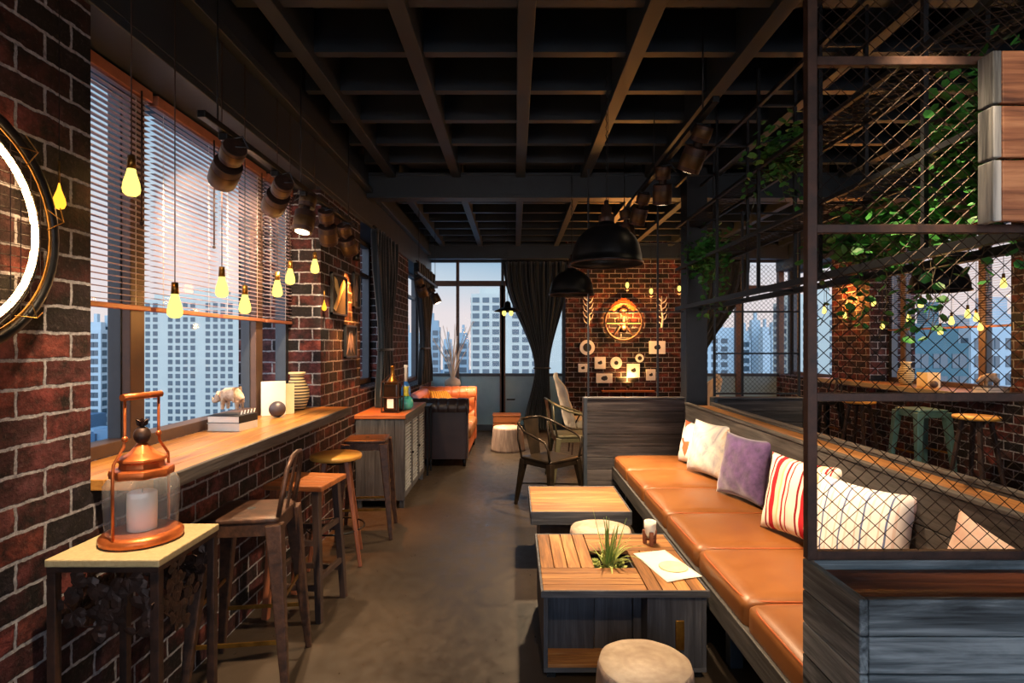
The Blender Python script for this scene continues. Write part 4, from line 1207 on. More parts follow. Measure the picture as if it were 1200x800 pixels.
def stump(label, loc, R, h_, flare=1.15, bark='bark', top='rings', rot=0):
    r = thing('log_stool', label, 'stool', loc, rot)
    MB().lathe([(R*flare, 0), (R*flare*.99, h_*.1), (R*(1+(flare-1)*.4), h_*.6), (R*1.01, h_*.93), (R*.975, h_*.995)], 64, close=True, wob=.014).build('trunk', M[bark], r)
    MB().lathe([(R*.972, h_*.992), (R*.96, h_+.004), (.001, h_+.005)], 64, close=False, wob=.014).build('cut_top', M[top], r)
    return r
stump('pale log stool in front of the near coffee table', (.49, 2.09, 0), .176, .30)
stump('pale log stool between the two coffee tables', (.53, 3.435, 0), .188, .36, 1.06)
stump('brown tapered log stool on the lit floor in front of the end window', (-.10, 7.92, 0), .21, .33, 1.16)
ck = thing('wooden_crate', 'orange brown wooden crate seat behind the far log stool', 'crate', (-.13, 9.15, 0))
mb = MB()
for z in (.02, .13, .24): mb.box(-.22, .22, -.16, -.145, z, z+.1); mb.box(-.22, .22, .145, .16, z, z+.1); mb.box(-.22, -.205, -.14, .14, z, z+.1); mb.box(.205, .22, -.14, .14, z, z+.1)
mb.build('boards', M['seatwood'], ck, .002); MB().box(-.23, .23, -.17, .17, .345, .365).build('lid', M['seatwood'], ck, .003)

# ---------------------------------------------------------------- metal armchair and chair
def armchair(label, loc, rot, mat='bronze', arms=True):
    r = thing('metal_armchair', label, 'chair', loc, rot)   # faces +x
    mb = MB(); mb.soft((0, 0, .445), (.20, .20, .013), .01, 8); mb.build('seat', M[mat], r, weld=True)
    ap = MB()
    for sg in (-1, 1): ap.bar((-.19, sg*.19, .415), (.19, sg*.19, .415), .006, .05); ap.bar((sg*.19, -.19, .415), (sg*.19, .19, .415), .006, .05)
    ap.build('apron', M[mat], r)
    for i in (-1, 1):
        for j in (-1, 1):
            MB().bar((i*.175, j*.175, .43), (i*.235, j*.225, 0), .06, .06, .028, .028).build('leg', M[mat], r, .006)
    mb = MB(); mb.bar((-.20, 0, .44), (-.275, 0, .80), .12, .006, .20, .006, up=(1, 0, 0)); mb.build('back_slat', M[mat], r, .001)
    tb_ = MB()
    for sg in (1, -1):
        pts = [(-.275, 0, .80), (-.27, sg*.12, .795), (-.22, sg*.21, .76), (-.08, sg*.255, .70), (.08, sg*.25, .66), (.165, sg*.235, .63), (.19, sg*.22, .57), (.185, sg*.19, .44)]
        tb_.tube(pts, .011, 8)
        tb_.tube([(-.19, sg*.19, .44), (-.23, sg*.2, .62), (-.235, sg*.19, .77)], .010, 8)
    tb_.build('arm_tube', M[mat], r)
    for z in (.20,):
        MB().bar((-.2, -.2, z), (.2, .2, z), .006, .015).build('cross_brace', M[mat], r); MB().bar((-.2, .2, z-.02), (.2, -.2, z-.02), .006, .015).build('cross_brace', M[mat], r)
    return r
armchair('dark metal armchair with tube arms left of the plank partition', (.335, 5.20, 0), -.85)
oc = armchair('olive metal armchair standing behind the dark metal armchair', (.64, 6.25, 0), .12, 'olive'); oc.scale = (1.05, 1.05, 1.12)

# white wing chairs and small dining table behind the partition
M['whitecloth'] = pbr('cream_upholstery', '#cfc3ae', '#e3d8c4', .8, 0, 30, .1, .3, .2)
def wing(label, loc, rot):
    r = thing('upholstered_chair', label, 'chair', loc, rot)
    mb = MB(); mb.soft((0, 0, .44), (.25, .25, .06), .045, 8, .01); mb.build('seat', M['whitecloth'], r, weld=True)
    mb = MB()
    def g(u, v):
        t = (u-.5)*2.2; x = -.27-.16*v+.20*(1-math.cos(t)); y = math.sin(t)*(.30-.02*v)
        return Vector((x+.012*tuft(u, v, 3, 3), y, .40+v*(.72-.18*abs(u-.5)*2)))
    mb.grid(g, 40, 30); mb.build('backrest', M['whitecloth'], r, solid=.05)
    for i in (-1, 1):
        for j in (-1, 1): MB().bar((i*.19, j*.19, .39), (i*.22, j*.22, 0), .03, .03, .02, .02).build('leg', M['darkwood'], r)
        MB().tube([(-.2, i*.25, .42), (-.1, i*.30, .62), (.12, i*.29, .6), (.18, i*.24, .42)], .01, 6).build('armrest', M['black'], r)
    return r
wing('cream tufted chair peeking out left behind the plank partition', (.98, 7.6, 0), 0)
wing('cream tufted chair peeking out right behind the plank partition, by the column', (2.22, 7.2, 0), PI)
dt = thing('dining_table', 'wooden dining table hidden mostly behind the plank partition', 'table', (1.62, 7.4, 0))
mb = MB()
for i in range(5): mb.box(-.34, .34, -.5+i*.2, -.5+i*.2+.198, .70, .73)
mb.build('tabletop', M['brownwood'], dt, .003)
for i in (-.28, .28):
    for j in (-.42, .42): MB().box(i-.025, i+.025, j-.025, j+.025, 0, .70).build('leg', M['black'], dt)

# ---------------------------------------------------------------- far brick wall decor
YF = YB-.15
def wallpos(px, py): return at(px, py, YF)
wl = thing('wheel_wall_lamp', 'round rusty wheel lamp glowing orange on the far brick wall', 'lamp', wallpos(730, 377))
def rc(R, a0=0, a1=2*PI, n=36, y=-.05): return [(R*math.cos(a0+(a1-a0)*i/n), y, R*math.sin(a0+(a1-a0)*i/n)) for i in range(n+1)]
MB().tube(rc(.32)[:-1], .022, 8, True).build('rim', M['rust'], wl)
mb = MB()
mb.bar((-.3, -.05, -.03), (.3, -.05, -.03), .04, .03)
for sg in (-1, 1): mb.bar((sg*.05, -.05, -.08), (sg*.16, -.05, -.24), .03, .02); mb.tube(rc(.10, 0, 2*PI, 20, -.05)[:-1], .008, 6, True)
mb.ball((0, -.05, -.1), .06, 14); mb.ball((0, -.05, .19), .06, 14, (1.2, .6, .8))
mb.build('spokes', M['rust'], wl)
mb = MB()
for sg in (-1, 1):
    for k_ in range(5): leaf(mb, (sg*.03*k_, -.06, .30-.02*k_), (sg*(.3+.2*k_), 0, 1-.2*k_), .12, (0, 1, .2))
mb.build('crest', M['copper'], wl, solid=.004)
gl = MB()
for sg in (-1, 1): gl.tube([(sg*.07, -.08, -.03), (sg*.29, -.08, -.03)], .007, 6)
gl.cyl((0, -.09, -.0), (0, -.09, .09), .018); gl.build('glowing_tube', M['bulbglow'], wl)
add_light(wl, 'POINT', 60, FLAME, (0, -.16, .16), .04); add_light(wl, 'POINT', 30, AMBER, (0, -.16, -.08), .04)
for px, lb in ((689, 'white antler like branch ornament left of the wheel lamp'), (775, 'white antler like branch ornament right of the wheel lamp')):
    p = wallpos(px, 366); mb = MB(); random.seed(px)
    mb.tube([(0, -.02, -.26), (.02, -.02, -.1), (-.01, -.02, .08), (.0, -.02, .28)], [.02, .016, .012, .005], 6)
    for k_ in range(9):
        z = -.2+k_*.05; sg = 1 if k_ % 2 else -1
        mb.tube([(0, -.02, z), (sg*.06, -.03, z+.04), (sg*.09, -.03, z+.12)], [.011, .008, .003], 5)
    o = tag(mb.build('branch_ornament', M['white'], loc=p), lb, 'ornament')
def plaque(px, py, w_, h_, label, rnd=False, dark=.45):
    p = wallpos(px, py); r = thing('wall_plate' if rnd else 'framed_picture', label, 'plate' if rnd else 'picture', p)
    s_ = YF/F; W_, H_ = w_*s_, h_*s_
    if rnd:
        mb = MB(); mb.cyl((0, -.001, 0), (0, -.02, 0), W_/2, W_/2*.95, 28); mb.build('plate', M['white'], r)
        MB().cyl((0, -.0202, 0), (0, -.023, 0), W_/2*dark, None, 20).build('motif', M['blackink'], r)
    else:
        MB().box(-W_/2, W_/2, -.022, -.001, -H_/2, H_/2).build('frame', M['white'], r, .003)
        mb = MB(); mb.ball((0, -.023, -.0), W_*.16, 10, (1.3, .06, .9)); mb.ball((W_*.08, -.023, H_*.1), W_*.1, 10, (1, .06, 1)); mb.build('motif', M['blackink'], r)
    return r
plaque(688, 407, 18, 18, 'largest white round plate with a black centre on the far brick wall', True, .55)
plaque(770, 407, 19, 15, 'white picture with dark motif, uppermost right on the far brick wall')
plaque(703, 425, 13, 14, 'small square white picture between two round plates on the far wall')
plaque(722, 425, 14, 16, 'cream round plate in the middle of the far wall display', True, .35)
plaque(742, 434, 15, 16, 'square white picture below the smallest round plate')
plaque(749.5, 419.5, 10, 9, 'smallest round plate on the far brick wall', True, .5)
plaque(708, 443, 19, 11, 'wide low white picture at the bottom of the far wall display')
plaque(683, 431, 11, 10, 'small pale grey picture leftmost and low on the far brick wall')
plaque(762.5, 439, 11, 13, 'small pale grey picture rightmost and low on the far brick wall')
sh = thing('wall_shelf', 'low wooden ledge lit orange at the foot of the far wall display', 'shelf', wallpos(735, 458))
MB().box(-.45, .45, -.12, -.001, -.015, .015).build('board', M['seatwood'], sh, .003)
MB().box(-.03, .03, -.10, -.001, -.12, -.015).build('bracket', M['black'], sh)
ul = thing('wall_uplight', 'low lamp lighting the far brick wall above the wooden ledge', 'lamp', wallpos(735, 454)+Vector((0, -.07, 0)))
MB().cyl((0, 0, 0), (0, 0, .05), .03).build('shade', M['black'], ul); add_light(ul, 'SPOT', 40, AMBER, (0, -.02, .07), .03, 140*PI/180, (0, .25, 1), .8)
for px in (757, 782):
    p = wallpos(px, 285)
    r = thing('wall_uplight', 'small orange spot lamp high on the far brick wall, '+('left' if px < 770 else 'right')+' of two', 'lamp', p)
    MB().cyl((0, -.06, 0), (0, -.06, .08), .03).build('shade', M['black'], r); MB().bar((0, 0, .04), (0, -.05, .04), .01).build('arm', M['black'], r)
    add_light(r, 'SPOT', 10, AMBER, (0, -.05, -.02), .02, 80*PI/180, (0, .3, -1), .6)
# flame like wall lamp on the right brick pier
p = Vector((XR, 7.62, 1.98))
r = thing('wall_uplight', 'flame coloured wall lamp glowing on the right brick pier', 'lamp', p)
MB().cyl((-.05, 0, -.04), (-.05, 0, .04), .02).build('shade', M['brass'], r); MB().bar((0, 0, 0), (-.05, 0, 0), .01).build('arm', M['brass'], r)
MB().ball((-.05, 0, .06), .022, 10, (1, 1, 1.6)).build('bulb', M['bulbglow'], r)
add_light(r, 'POINT', 40, FLAME, (-.09, 0, .12), .03)

# ================================================================ PARTITIONS
def plank_partition(label, x0, x1, y, z1, post=.05):
    r = thing('plank_partition', label, 'partition', ((x0+x1)/2, y, 0)); h = (x1-x0)/2
    mb = MB(); n = 9; dz = (z1-.03)/n
    for i in range(n): mb.box(-h+.02, h, -.03, .03, .02+i*dz, .02+(i+1)*dz-.004)
    mb.build('planks', M['partwood'], r, .003)
    MB().box(-h-.015, -h+.018, -.06, .06, 0, z1+.005).build('end_post', M['frame_dark'], r, .003)
    MB().box(-h, h, -.045, .045, z1-.008, z1+.008).build('cap', M['oldwood'], r, .003)
    return r
plank_partition('grey plank partition at the far end of the bench seat', .655, 1.585, 5.19, 1.005)
plank_partition('grey plank partition right of the steel column, below the fine mesh panel', 1.86, 2.68, 5.19, 1.005)

def mesh_panel(mb, x0, x1, z0, z1, y, s_, r_, asp=1.0):
    """two families of diagonal wires clipped to a rectangle"""
    for sg in (-1, 1):
        k0 = -int((x1-x0+z1-z0)/s_)-2
        for k_ in range(k0, -k0):
            # line: z = z0 + sg*(x-x0)*asp + k*s_*asp
            pts = []
            c = z0+k_*s_*asp+(0 if sg > 0 else 0)
            def zz(x): return c+sg*(x-x0)*asp
            xa, xb = x0, x1
            za, zb_ = zz(xa), zz(xb)
            lo, hi = z0, z1
            # clip
            t0, t1 = 0.0, 1.0
            dz = zb_-za
            for bound, up in ((lo, False), (hi, True)):
                f0 = za-bound; f1 = zb_-bound
                if up: f0, f1 = -f0, -f1
                if f0 < 0 and f1 < 0: t0, t1 = 1, 0; break
                if f0 < 0: t0 = max(t0, f0/(f0-f1))
                elif f1 < 0: t1 = min(t1, f0/(f0-f1))
            if t1-t0 < 1e-3: continue
            pa = (x0+(x1-x0)*t0, y+sg*r_*.9, za+dz*t0); pb = (x0+(x1-x0)*t1, y+sg*r_*.9, za+dz*t1)
            mb.tube([pa, pb], r_, 4)
    return mb
fp = thing('wire_mesh_partition', 'fine wire mesh panel in a steel frame above the right plank partition', 'mesh partition', (0, 5.19, 0))
mb = MB()
for x in (1.87, 2.13, 2.66): mb.box(x-.01, x+.01, -.01, .01, 1.02, 2.75)
for z in (1.045, 1.42, 1.81, 2.73): mb.box(1.87, 2.66, -.008, .008, z-.008, z+.008)
mb.build('frame', M['steel'], fp)
mesh_panel(MB(), 1.87, 2.66, 1.05, 2.25, 0, .042, .0016).build('wire_mesh', M['steel'], fp)
fp = thing('rod_frame', 'thin steel rod frame above the left plank partition', 'frame', (0, 5.19, 0))
mb = MB()
for x in (.69, 1.34): mb.box(x-.008, x+.008, -.008, .008, 1.015, 3.14)
for z in (1.81, 2.45): mb.box(.69, 1.58, -.006, .006, z-.006, z+.006)
mb.build('rods', M['steel'], fp)

# ================================================================ BANQUETTE
bq = thing('bench_seat', 'long grey plank bench with a planter back running down the right side', 'bench', (0, 0, 0))
BY0, BY1 = 1.57, 5.15
MB().box(.905, .935, BY0, BY1, .27, .375).build('front_rail', M['oldwood_y'], bq, .004)
mb = MB(); mb.box(.935, 1.58, BY0, BY1, .30, .355); mb.build('seat_deck', M['oldwood_y'], bq)
for y in (1.75, 2.6, 3.45, 4.3, 5.0): MB().box(1.0, 1.06, y-.03, y+.03, 0, .30).build('leg', M['frame_dark'], bq, .003)
mb = MB()
for i in range(6): mb.box(1.585, 1.61, BY0, BY1, .02+i*.1555, .02+(i+1)*.1555-.004)
mb.build('back_planks', M['oldwood_y'], bq, .003)
mb = MB()
for i in range(6): mb.box(1.815, 1.84, BY0, BY1, .02+i*.1555, .02+(i+1)*.1555-.004)
mb.build('rear_planks', M['oldwood_y'], bq, .003)
mb = MB(); mb.box(1.575, 1.615, BY0, BY1, .953, .968); mb.box(1.81, 1.85, BY0, BY1, .953, .968); mb.build('top_edging', M['oldwood_y'], bq, .003)
MB().box(1.612, 1.812, BY0, BY1, .90, .938).build('trough_board', M['brownwood_y'], bq)
MB().box(1.612, 1.812, BY0, BY0+.025, .02, .95).build('end_board', M['oldwood'], bq)
# seat cushions
cush = []
edges = [5.13, 4.545, 3.96, 3.375, 2.79, 2.205, 1.60]
names = ['tan leather seat cushion against the plank partition, farthest', 'brightly lit tan seat cushion second from the partition', 'tan seat cushion under the purple pillow, third from the partition',
         'tan seat cushion in front of the red striped pillow', 'tan seat cushion second nearest, next to the mesh post', 'nearest tan seat cushion beside the big planter']
for i in range(6):
    a, b_ = edges[i+1], edges[i]
    r = thing('seat_cushion', names[i], 'cushion', (1.247, (a+b_)/2, .3555), 0, 'tan leather cushions of the bench')
    hx, hy = .33, (b_-a)/2-.004
    mb = MB(); mb.soft((0, 0, .062), (hx, hy, .062), .034, 12, .018); mb.build('body', M['leather'], r, weld=True)
    pts = []
    for k_ in range(48):
        t = 2*PI*k_/48; c, s__ = math.cos(t), math.sin(t)
        pts.append((math.copysign(abs(c)**.25, c)*(hx-.008), math.copysign(abs(s__)**.25, s__)*(hy-.008), .117))
    MB().tube(pts, .0035, 5, True).build('piping', M['leatherorange'], r)
    cush.append(r)

def marble():
    m, n, b, out = newmat('marbled_print'); t = n.nodes.new('ShaderNodeTexCoord')
    a = noise(n, t.outputs['Object'], 4.5, 6, .6, 1.2)
    n.links.new(ramp(n, a.outputs[0], ((.3, '#6f7080'), (.42, '#a9a8b0'), (.55, '#c9c4be'), (.66, '#b08c70'), (.76, '#6a6e84'))), b.inputs['Base Color']); b.inputs['Roughness'].default_value = .85; return m
def floral():
    m, n, b, out = newmat('floral_print'); t = n.nodes.new('ShaderNodeTexCoord')
    v = n.nodes.new('ShaderNodeTexVoronoi'); v.inputs['Scale'].default_value = 9; n.links.new(t.outputs['Object'], v.inputs['Vector'])
    n.links.new(ramp(n, v.outputs['Color'], ((0, '#e6e2e0'), (.4, '#dcd9de'), (.55, '#d0603a'), (.7, '#e8b08a'), (.85, '#5a6ea8'), (.93, '#e8e4e0')), 'CONSTANT'), b.inputs['Base Color']); b.inputs['Roughness'].default_value = .85; return m
M['purple'] = pbr('purple_velvet', '#3a2a52', '#684c84', .8, 0, 16, .3, .2, .8)
M['redstripe'] = stripes('red_striped_cloth', 1, ((0, '#e9dfd3'), (.16, '#8d1f28'), (.22, '#e9dfd3'), (.30, '#b32730'), (.42, '#b32730'), (.46, '#e8d9bd'), (.58, '#d8c090'), (.64, '#e9dfd3'), (.72, '#a8242d'), (.78, '#e9dfd3'), (.86, '#a8242d'), (.9, '#e9dfd3')), 5)
M['bluestripe'] = stripes('blue_striped_cloth', 1, ((0, '#e6dfe0'), (.35, '#d9bcb6'), (.42, '#e6dfe0'), (.62, '#5d6c94'), (.70, '#e6dfe0'), (.9, '#ddc9c4')), 11)
M['pinkcloth'] = pbr('pink_print_cloth', '#d9a898', '#e6d2c2', .85, 0, 14)
ZC = .495
pillow('white and orange floral pillow, farthest on the bench', (1.475, 4.62, ZC), PI+.25, -.2, .42, .36, .12, floral())
pillow('pale marbled print pillow between floral and purple pillows', (1.455, 4.25, ZC), PI+.35, -.22, .44, .42, .13, marble())
pillow('purple velvet pillow on the bench', (1.455, 3.60, ZC), PI+.33, -.22, .44, .42, .13, M['purple'])
pillow('red and cream striped pillow, half behind the mesh post', (1.44, 2.86, ZC), PI+.36, -.22, .46, .42, .14, M['redstripe'])
pillow('white and blue striped pillow behind the mesh', (1.43, 2.36, ZC), PI+.38, -.22, .46, .42, .15, M['bluestripe'])
pillow('pink pillow low behind the mesh, nearest on the bench', (1.44, 1.76, ZC), PI+.15, -.2, .42, .42, .11, M['pinkcloth'], -.22)

# ================================================================ RACK OF STEEL CAGES OVER THE BENCH BACK
rk = thing('hanging_steel_rack', 'long dark steel rack cage hanging from the ceiling above the bench back', 'rack', (0, 0, 0))
RX = (1.53, 1.76); RY = [1.36, 2.07, 2.78, 3.48, 4.19, 4.90]; RZ = (3.0, 2.61, 2.21, 1.84)
for zi, z in enumerate(RZ):
    for x in RX:
        t = .034 if zi == 3 else .022
        ya = 1.57 if zi == 3 else 1.60
        MB().box(x-t/2, x+t/2, ya, 5.24, z-t/2, z+t/2).build('long_rail', M['steel'], rk, .001)
for y in RY[1:]:
    for x in RX:
        MB().box(x-.009, x+.009, y-.009, y+.009, 1.84, 3.448).build('upright', M['steel'], rk)
    for z in RZ: MB().box(RX[0], RX[1], y-.007, y+.007, z-.007, z+.007).build('crosspiece', M['steel'], rk)
for z in (2.61, 2.21):
    mb = MB()
    y = 1.62
    while y < 5.2:
        mb.bar((1.535, y, z), (1.755, min(5.22, y+.12), z), .003); mb.bar((1.755, y, z), (1.535, min(5.22, y+.12), z), .003); y += .05
    mb.build('wire_tray', M['wire'], rk)

# ================================================================ NEAR MESH SCREEN, PLANTER, PLANK BOX
YM = 1.545
ms = thing('mesh_screen', 'large rusty steel screen with diamond wire mesh standing on the near planter', 'screen', (0, YM, 0))
MB().box(.81, .837, -.013, .013, .905, 3.448).build('post', M['rustdark'], ms, .002)
MB().box(2.45, 2.48, -.013, .013, .905, 3.448).build('post', M['rustdark'], ms, .002)
for z in (2.287, 1.822, 1.355, .917):
    MB().box(.837, 2.45, -.011, .011, z-.012, z+.012).build('cross_rail', M['rustdark'], ms, .002)
for za, zb_ in ((.93, 1.343), (1.367, 1.81), (1.834, 2.275), (2.30, 3.44)):
    mesh_panel(MB(), .837, 2.45, za, zb_, 0, .048, .0013, .92).build('wire_mesh', M['wire'], ms)
pl = thing('wooden_planter', 'big grey plank planter box in the lower right foreground, under the mesh screen', 'planter', (0, 0, 0))
PX0, PX1, PY0, PY1 = .812, 2.5, 1.305, 1.565
mb = MB()
for i in range(10):
    z1 = .9-i*.089; z0 = z1-.086
    mb.box(PX0+.022, PX1, PY0, PY0+.02, z0, z1)
    mb.box(PX0+.022, PX1, PY1-.02, PY1, z0, z1)
mb.build('planks', M['planterwood'], pl, .0035)
mb = MB()
for i in range(10):
    z1 = .9-i*.089; mb.box(PX0, PX0+.021, PY0, PY1, z1-.086, z1)
mb.build('side_planks', M['planterwood_y'], pl, .0035)
MB().box(PX0+.022, PX1, PY0+.021, PY1-.021, .82, .875).build('inner_board', M['redboard'], pl)
MB().box(PX1, PX1+.02, PY0, PY1, .01, .9).build('end_board', M['oldwood'], pl)
pb = thing('plank_box', 'orange brown board box fixed high on the mesh screen at the right edge', 'box', (0, 0, 0))
mb = MB()
for i, (z0, z1) in enumerate(((2.145, 2.285), (2.0, 2.138), (1.83, 1.993))):
    mb.box(1.30, 2.1, 1.478, 1.496, z0, z1)
mb.build('front_boards', M['signwood'], pb, .004)
mb = MB()
for i, (z0, z1) in enumerate(((2.145, 2.285), (2.0, 2.138), (1.83, 1.993))):
    mb.box(1.276, 1.299, 1.478, 1.530, z0, z1)
mb.build('side_boards', M['planterwood_z'], pb, .003)

# ---------------------------------------------------------------- ivy
def ivy(label, c, spread, n, strands, drop, seed, size=.04):
    n = int(n*1.7); size *= 1.35
    random.seed(seed)
    r = thing('ivy_plant', label, 'plant', c)
    st_ = MB(); lf = MB()
    for i in range(n):
        p = Vector((random.gauss(0, spread[0]), random.gauss(0, spread[1]), random.gauss(0, spread[2])))
        a = random.uniform(0, 2*PI)
        leaf(lf, p, (math.cos(a), math.sin(a), random.uniform(-.8, .2)), random.uniform(.6, 1.2)*size, (random.uniform(-1, 1), random.uniform(-1, 1), 1))
    for i in range(strands):
        p = Vector((random.gauss(0, spread[0]), random.gauss(0, spread[1]*1.3), -.02)); pts = [p.copy()]
        for k_ in range(int(drop/.04)):
            p = p+Vector((random.uniform(-.02, .02), random.uniform(-.02, .02), -.04)); pts.append(p.copy())
            if random.random() < .75:
                a = random.uniform(0, 2*PI); leaf(lf, p, (math.cos(a), math.sin(a), -.4), random.uniform(.7, 1.1)*size, (random.uniform(-1, 1), random.uniform(-1, 1), .6))
            if random.random() < .06: break
        if len(pts) > 1: st_.tube(pts, .0018, 4)
    # a root cluster of stems through the foliage
    for i in range(6): st_.tube([(0, 0, -.03), (random.gauss(0, spread[0]), random.gauss(0, spread[1]), random.gauss(0, spread[2]))], .002, 4)
    st_.build('stems', M['stem'], r); lf.build('leaves', M['leaf'], r)
    return r
ivy('ivy trailing down beside the steel column, farthest clump', (1.66, 4.72, 2.27), (.07, .15, .08), 340, 11, .55, 1)
ivy('dark ivy clump high in the rack left of the screen post', (1.65, 3.45, 2.68), (.06, .16, .07), 240, 7, .35, 2)
ivy('ivy clump lying on the rack behind the mesh, above the right brick pier', (1.66, 2.55, 2.02), (.06, .20, .06), 420, 9, .42, 3)
ivy('ivy clump high in the rack beside the plank box', (1.66, 2.0, 2.68-.42), (.05, .10, .12), 260, 7, .4, 4)
ivy('small ivy clump at the rack above the right dome lamp', (1.66, 2.15, 1.95), (.05, .2, .04), 130, 9, .4, 5)

# ================================================================ COFFEE TABLES
ct = thing('coffee_table', 'square slatted cube coffee table holding the spiky plant', 'table', (.496, 2.855, 0))
h = .366; D = .366; zt = .40; ho = .085
mb = MB()
def slats(mb, x0, x1, y0, y1, n, along):
    if along == 'x':
        w_ = (y1-y0)/n
        for i in range(n): mb.box(x0, x1, y0+i*w_+.002, y0+(i+1)*w_-.002, zt-.022, zt)
    else:
        w_ = (x1-x0)/n
        for i in range(n): mb.box(x0+i*w_+.002, x0+(i+1)*w_-.002, y0, y1, zt-.022, zt)
for a in ((-h, h-.265, -D, -ho-.03, 4, 'x'), (-h+.27, h, ho+.03, D, 4, 'x')):
    s1 = MB(); slats(s1, *a); s1.build('top_slats', M['brownwood'], ct, .002)
for a in ((h-.262, h, -D, ho+.027, 4, 'y'), (-h, -h+.267, -ho-.027, D, 4, 'y')):
    s1 = MB(); slats(s1, *a); s1.build('top_slats', M['brownwood_y'], ct, .002)
mb = MB(); t = .012
mb.box(-h-t, h+t, -D-t, -D-.0005, zt-.03, zt+.001); mb.box(-h-t, h+t, D+.0005, D+t, zt-.03, zt+.001); mb.box(-h-t, -h-.0005, -D, D, zt-.03, zt+.001); mb.box(h+.0005, h+t, -D, D, zt-.03, zt+.001)
mb.build('top_rim', M['oldwood'], ct, .002)
mb = MB(); mb.box(-h, -h+.02, -D, D, .05, zt-.024); mb.box(h-.02, h, -D, D, .05, zt-.024); mb.box(-h+.02, h-.02, D-.02, D, .05, zt-.024); mb.box(.10, .12, -D+.02, D-.02, .05, zt-.024)
mb.build('side_panels', M['tablewood'], ct, .002)
mb = MB(); mb.box(.10, h-.02, -D, -D+.018, .05, zt-.024); dr = mb.build('door', M['tablewood'], ct, .002)
mb = MB(); mb.soft((.245, -D-.004, .20), (.020, .005, .066), .0045, 6); mb.build('handle_plate', M['brass'], dr)
mb = MB()
for i in range(8): mb.box(-h+.02, .10, -D+.005+i*.09, -D+.005+i*.09+.07, .05, .065)
mb.build('bottom_slats', M['brownwood'], ct); MB().box(-h, h, -D, -D+.02, .03, .05).build('bottom_rail', M['oldwood'], ct, .002)
mb = MB(); mb.box(-h+.02, -.12, -D+.135, -D+.15, .05, zt-.024); mb.box(-.118, .06, -D+.137, -D+.15, .05, zt-.024); mb.box(.062, .10, -D+.12, -D+.15, .05, zt-.024)
mb.build('niche_back', M['tablewood'], ct, .002)
pot = MB().box(-ho, ho, -ho, ho, zt-.10, zt-.085); pot.build('planting_tray', M['blackink'], ct)
for i in (-1, 1):
    for j in (-1, 1): MB().box(i*.33-.02, i*.33+.02, j*.33-.02, j*.33+.02, 0, .032 if j < 0 else .052).build('foot', M['black'], ct)

c2 = thing('coffee_table', 'low plank topped coffee table farther back, beyond the second log stool', 'table', (.44, 3.985, 0))
mb = MB()
for i in range(4): mb.box(-.325, .325, -.325+i*.163, -.325+i*.163+.161, .378, .40)
mb.build('tabletop', M['brownwood'], c2, .003)
mb = MB(); mb.box(-.33, .33, -.335, -.3255, .315, .402); mb.box(-.33, .33, .3255, .335, .315, .402); mb.box(-.335, -.3255, -.33, .33, .315, .402); mb.box(.3255, .335, -.33, .33, .315, .402)
mb.build('side_boards', M['oldwood'], c2, .002)
MB().box(-.27, .27, -.27, .27, .0, .31).build('base', M['darkwood'], c2, .004)

# plant in the table
ap = thing('spiky_plant', 'spiky yellow green air plant in the middle of the slatted coffee table', 'plant', (.485, 2.83, .316))
ap.scale = (1.3, 1.3, 1.35)
random.seed(21)
def blade(mb, a, l, el, droop, w_=.007, base=(0, 0, .0), h0=.0):
    pts = []; n = 7; p = Vector(base)+Vector((0, 0, h0)); dirv = Vector((math.cos(a)*math.cos(el), math.sin(a)*math.cos(el), math.sin(el)))
    side = Vector((-math.sin(a), math.cos(a), 0)); vs_ = []
    for i in range(n+1):
        t = i/n; ww = w_*(1-t)**.7*(.6+.4*math.sin(PI*min(1, t*1.5)))+.0006
        vs_.append(p+side*ww); vs_.append(p-side*ww)
        p = p+dirv*(l/n); dirv = (dirv+Vector((0, 0, -droop/n))).normalized()
    mb.add(vs_, [(2*i, 2*i+1, 2*i+3, 2*i+2) for i in range(n)], True)
mb = MB()
for i in range(46): blade(mb, random.uniform(0, 2*PI), random.uniform(.10, .20), random.uniform(.5, 1.4), random.uniform(.6, 2.2), .006, (random.uniform(-.02, .02), random.uniform(-.02, .02), .02))
mb.build('leaves', M['blade'], ap, solid=.001)
mb = MB()
for i in range(12): blade(mb, random.uniform(0, 2*PI), random.uniform(.17, .25), random.uniform(1.25, 1.5), .1, .007, (random.uniform(-.012, .012), random.uniform(-.012, .012), .02))
mb.build('upright_leaves', M['bladedark'], ap, solid=.001)
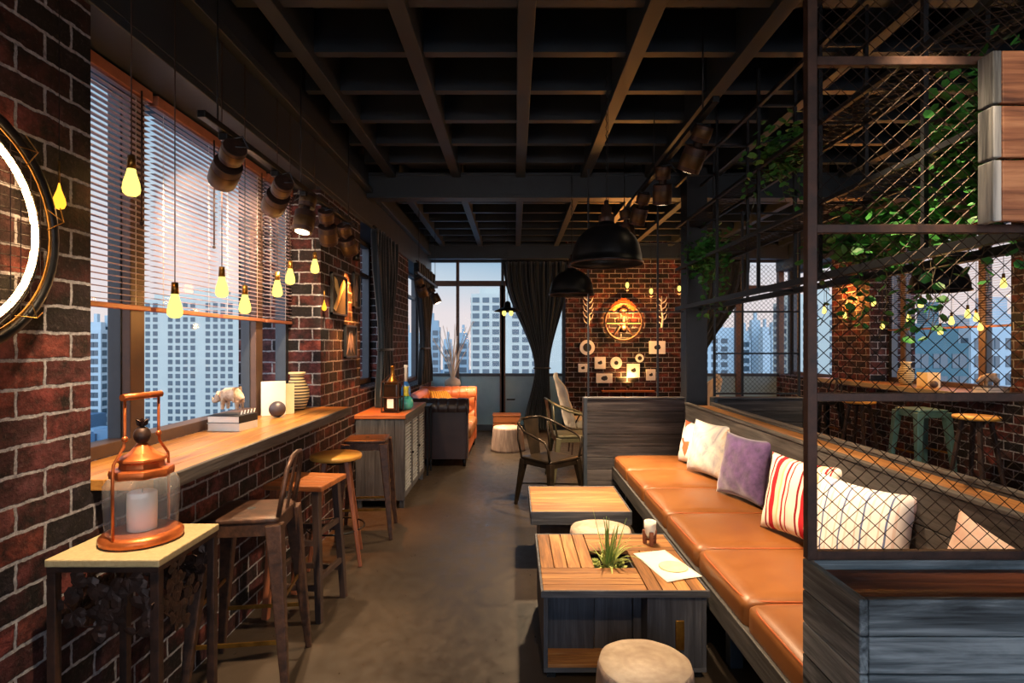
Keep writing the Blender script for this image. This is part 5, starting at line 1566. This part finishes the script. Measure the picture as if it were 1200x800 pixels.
for dx, dy, lb in ((-.07, .03, 'pale rosette succulent left of the spiky plant'), (.055, .025, 'pale rosette succulent right of the spiky plant'), (.0, -.06, 'pale small rosette in front of the spiky plant')):
    mb = MB(); rr = thing('succulent', lb, 'plant', (.485+dx, 2.83+dy, .316))
    for k_ in range(3):
        for i in range(8): leaf(mb, (0, 0, .03+.014*k_), (math.cos(i*PI/4+k_*.4), math.sin(i*PI/4+k_*.4), .4+.5*k_), .045-.008*k_, (0, 0, 1))
    mb.build('rosette', M['blade'], rr, solid=.003); MB().cyl((0, 0, 0), (0, 0, .04), .02).build('stalk', M['bladedark'], rr)

# cup
cu = thing('votive_holder', 'small white glass cup in a reddish wooden footed holder on the slatted table', 'candle holder', (.748, 3.06, .4015))
MB().lathe([(.012, .035), (.026, .06), (.031, .09), (.032, .128), (.029, .128), (.027, .09)], 24, close=False).build('cup', M['paper'], cu, solid=.002)
MB().lathe([(.001, .062), (.02, .064), (.028, .105), (.001, .105)], 20, close=False).build('candle', M['paper'], cu)
mb = MB()
for k_ in range(3):
    t = k_*2*PI/3+.5
    mb.bar((math.cos(t)*.030, math.sin(t)*.030, 0), (math.cos(t)*.033, math.sin(t)*.033, .075), .022, .014)
mb.cyl((0, 0, .025), (0, 0, .035), .026); mb.build('holder', M['redwood'], cu, .003)
# paper and round mat
pts = [at(742, 649, 1.1*F/245), at(779, 645, 1.1*F/241), at(823, 676, 1.1*F/272), at(782, 683, 1.1*F/279)]
cxp = sum((p.x for p in pts))/4; cyp = sum((p.y for p in pts))/4
pp = thing('paper_sheet', 'white paper sheet lying askew on the right of the slatted table', 'paper', (cxp, cyp, .4015))
def pg(u, v):
    a = pts[0].lerp(pts[1], u); b_ = pts[3].lerp(pts[2], u); p = a.lerp(b_, v)
    return Vector((p.x-cxp, p.y-cyp, .002+.004*math.sin(u*PI)*math.sin(v*2.4)))
MB().grid(pg, 10, 10).build('sheet', M['paper'], pp, solid=.001)
rm = MB().lathe([(.068, 0), (.07, .002), (.066, .004), (.001, .004)], 36, sq=1.0)
tag(rm.build('round_coaster', pbr('cream_felt', '#d8cf9c', '#e6dfb4', .8, 0, 20), loc=(cxp+.025, cyp-.04, .409)), 'round cream coaster lying on the paper sheet', 'coaster')
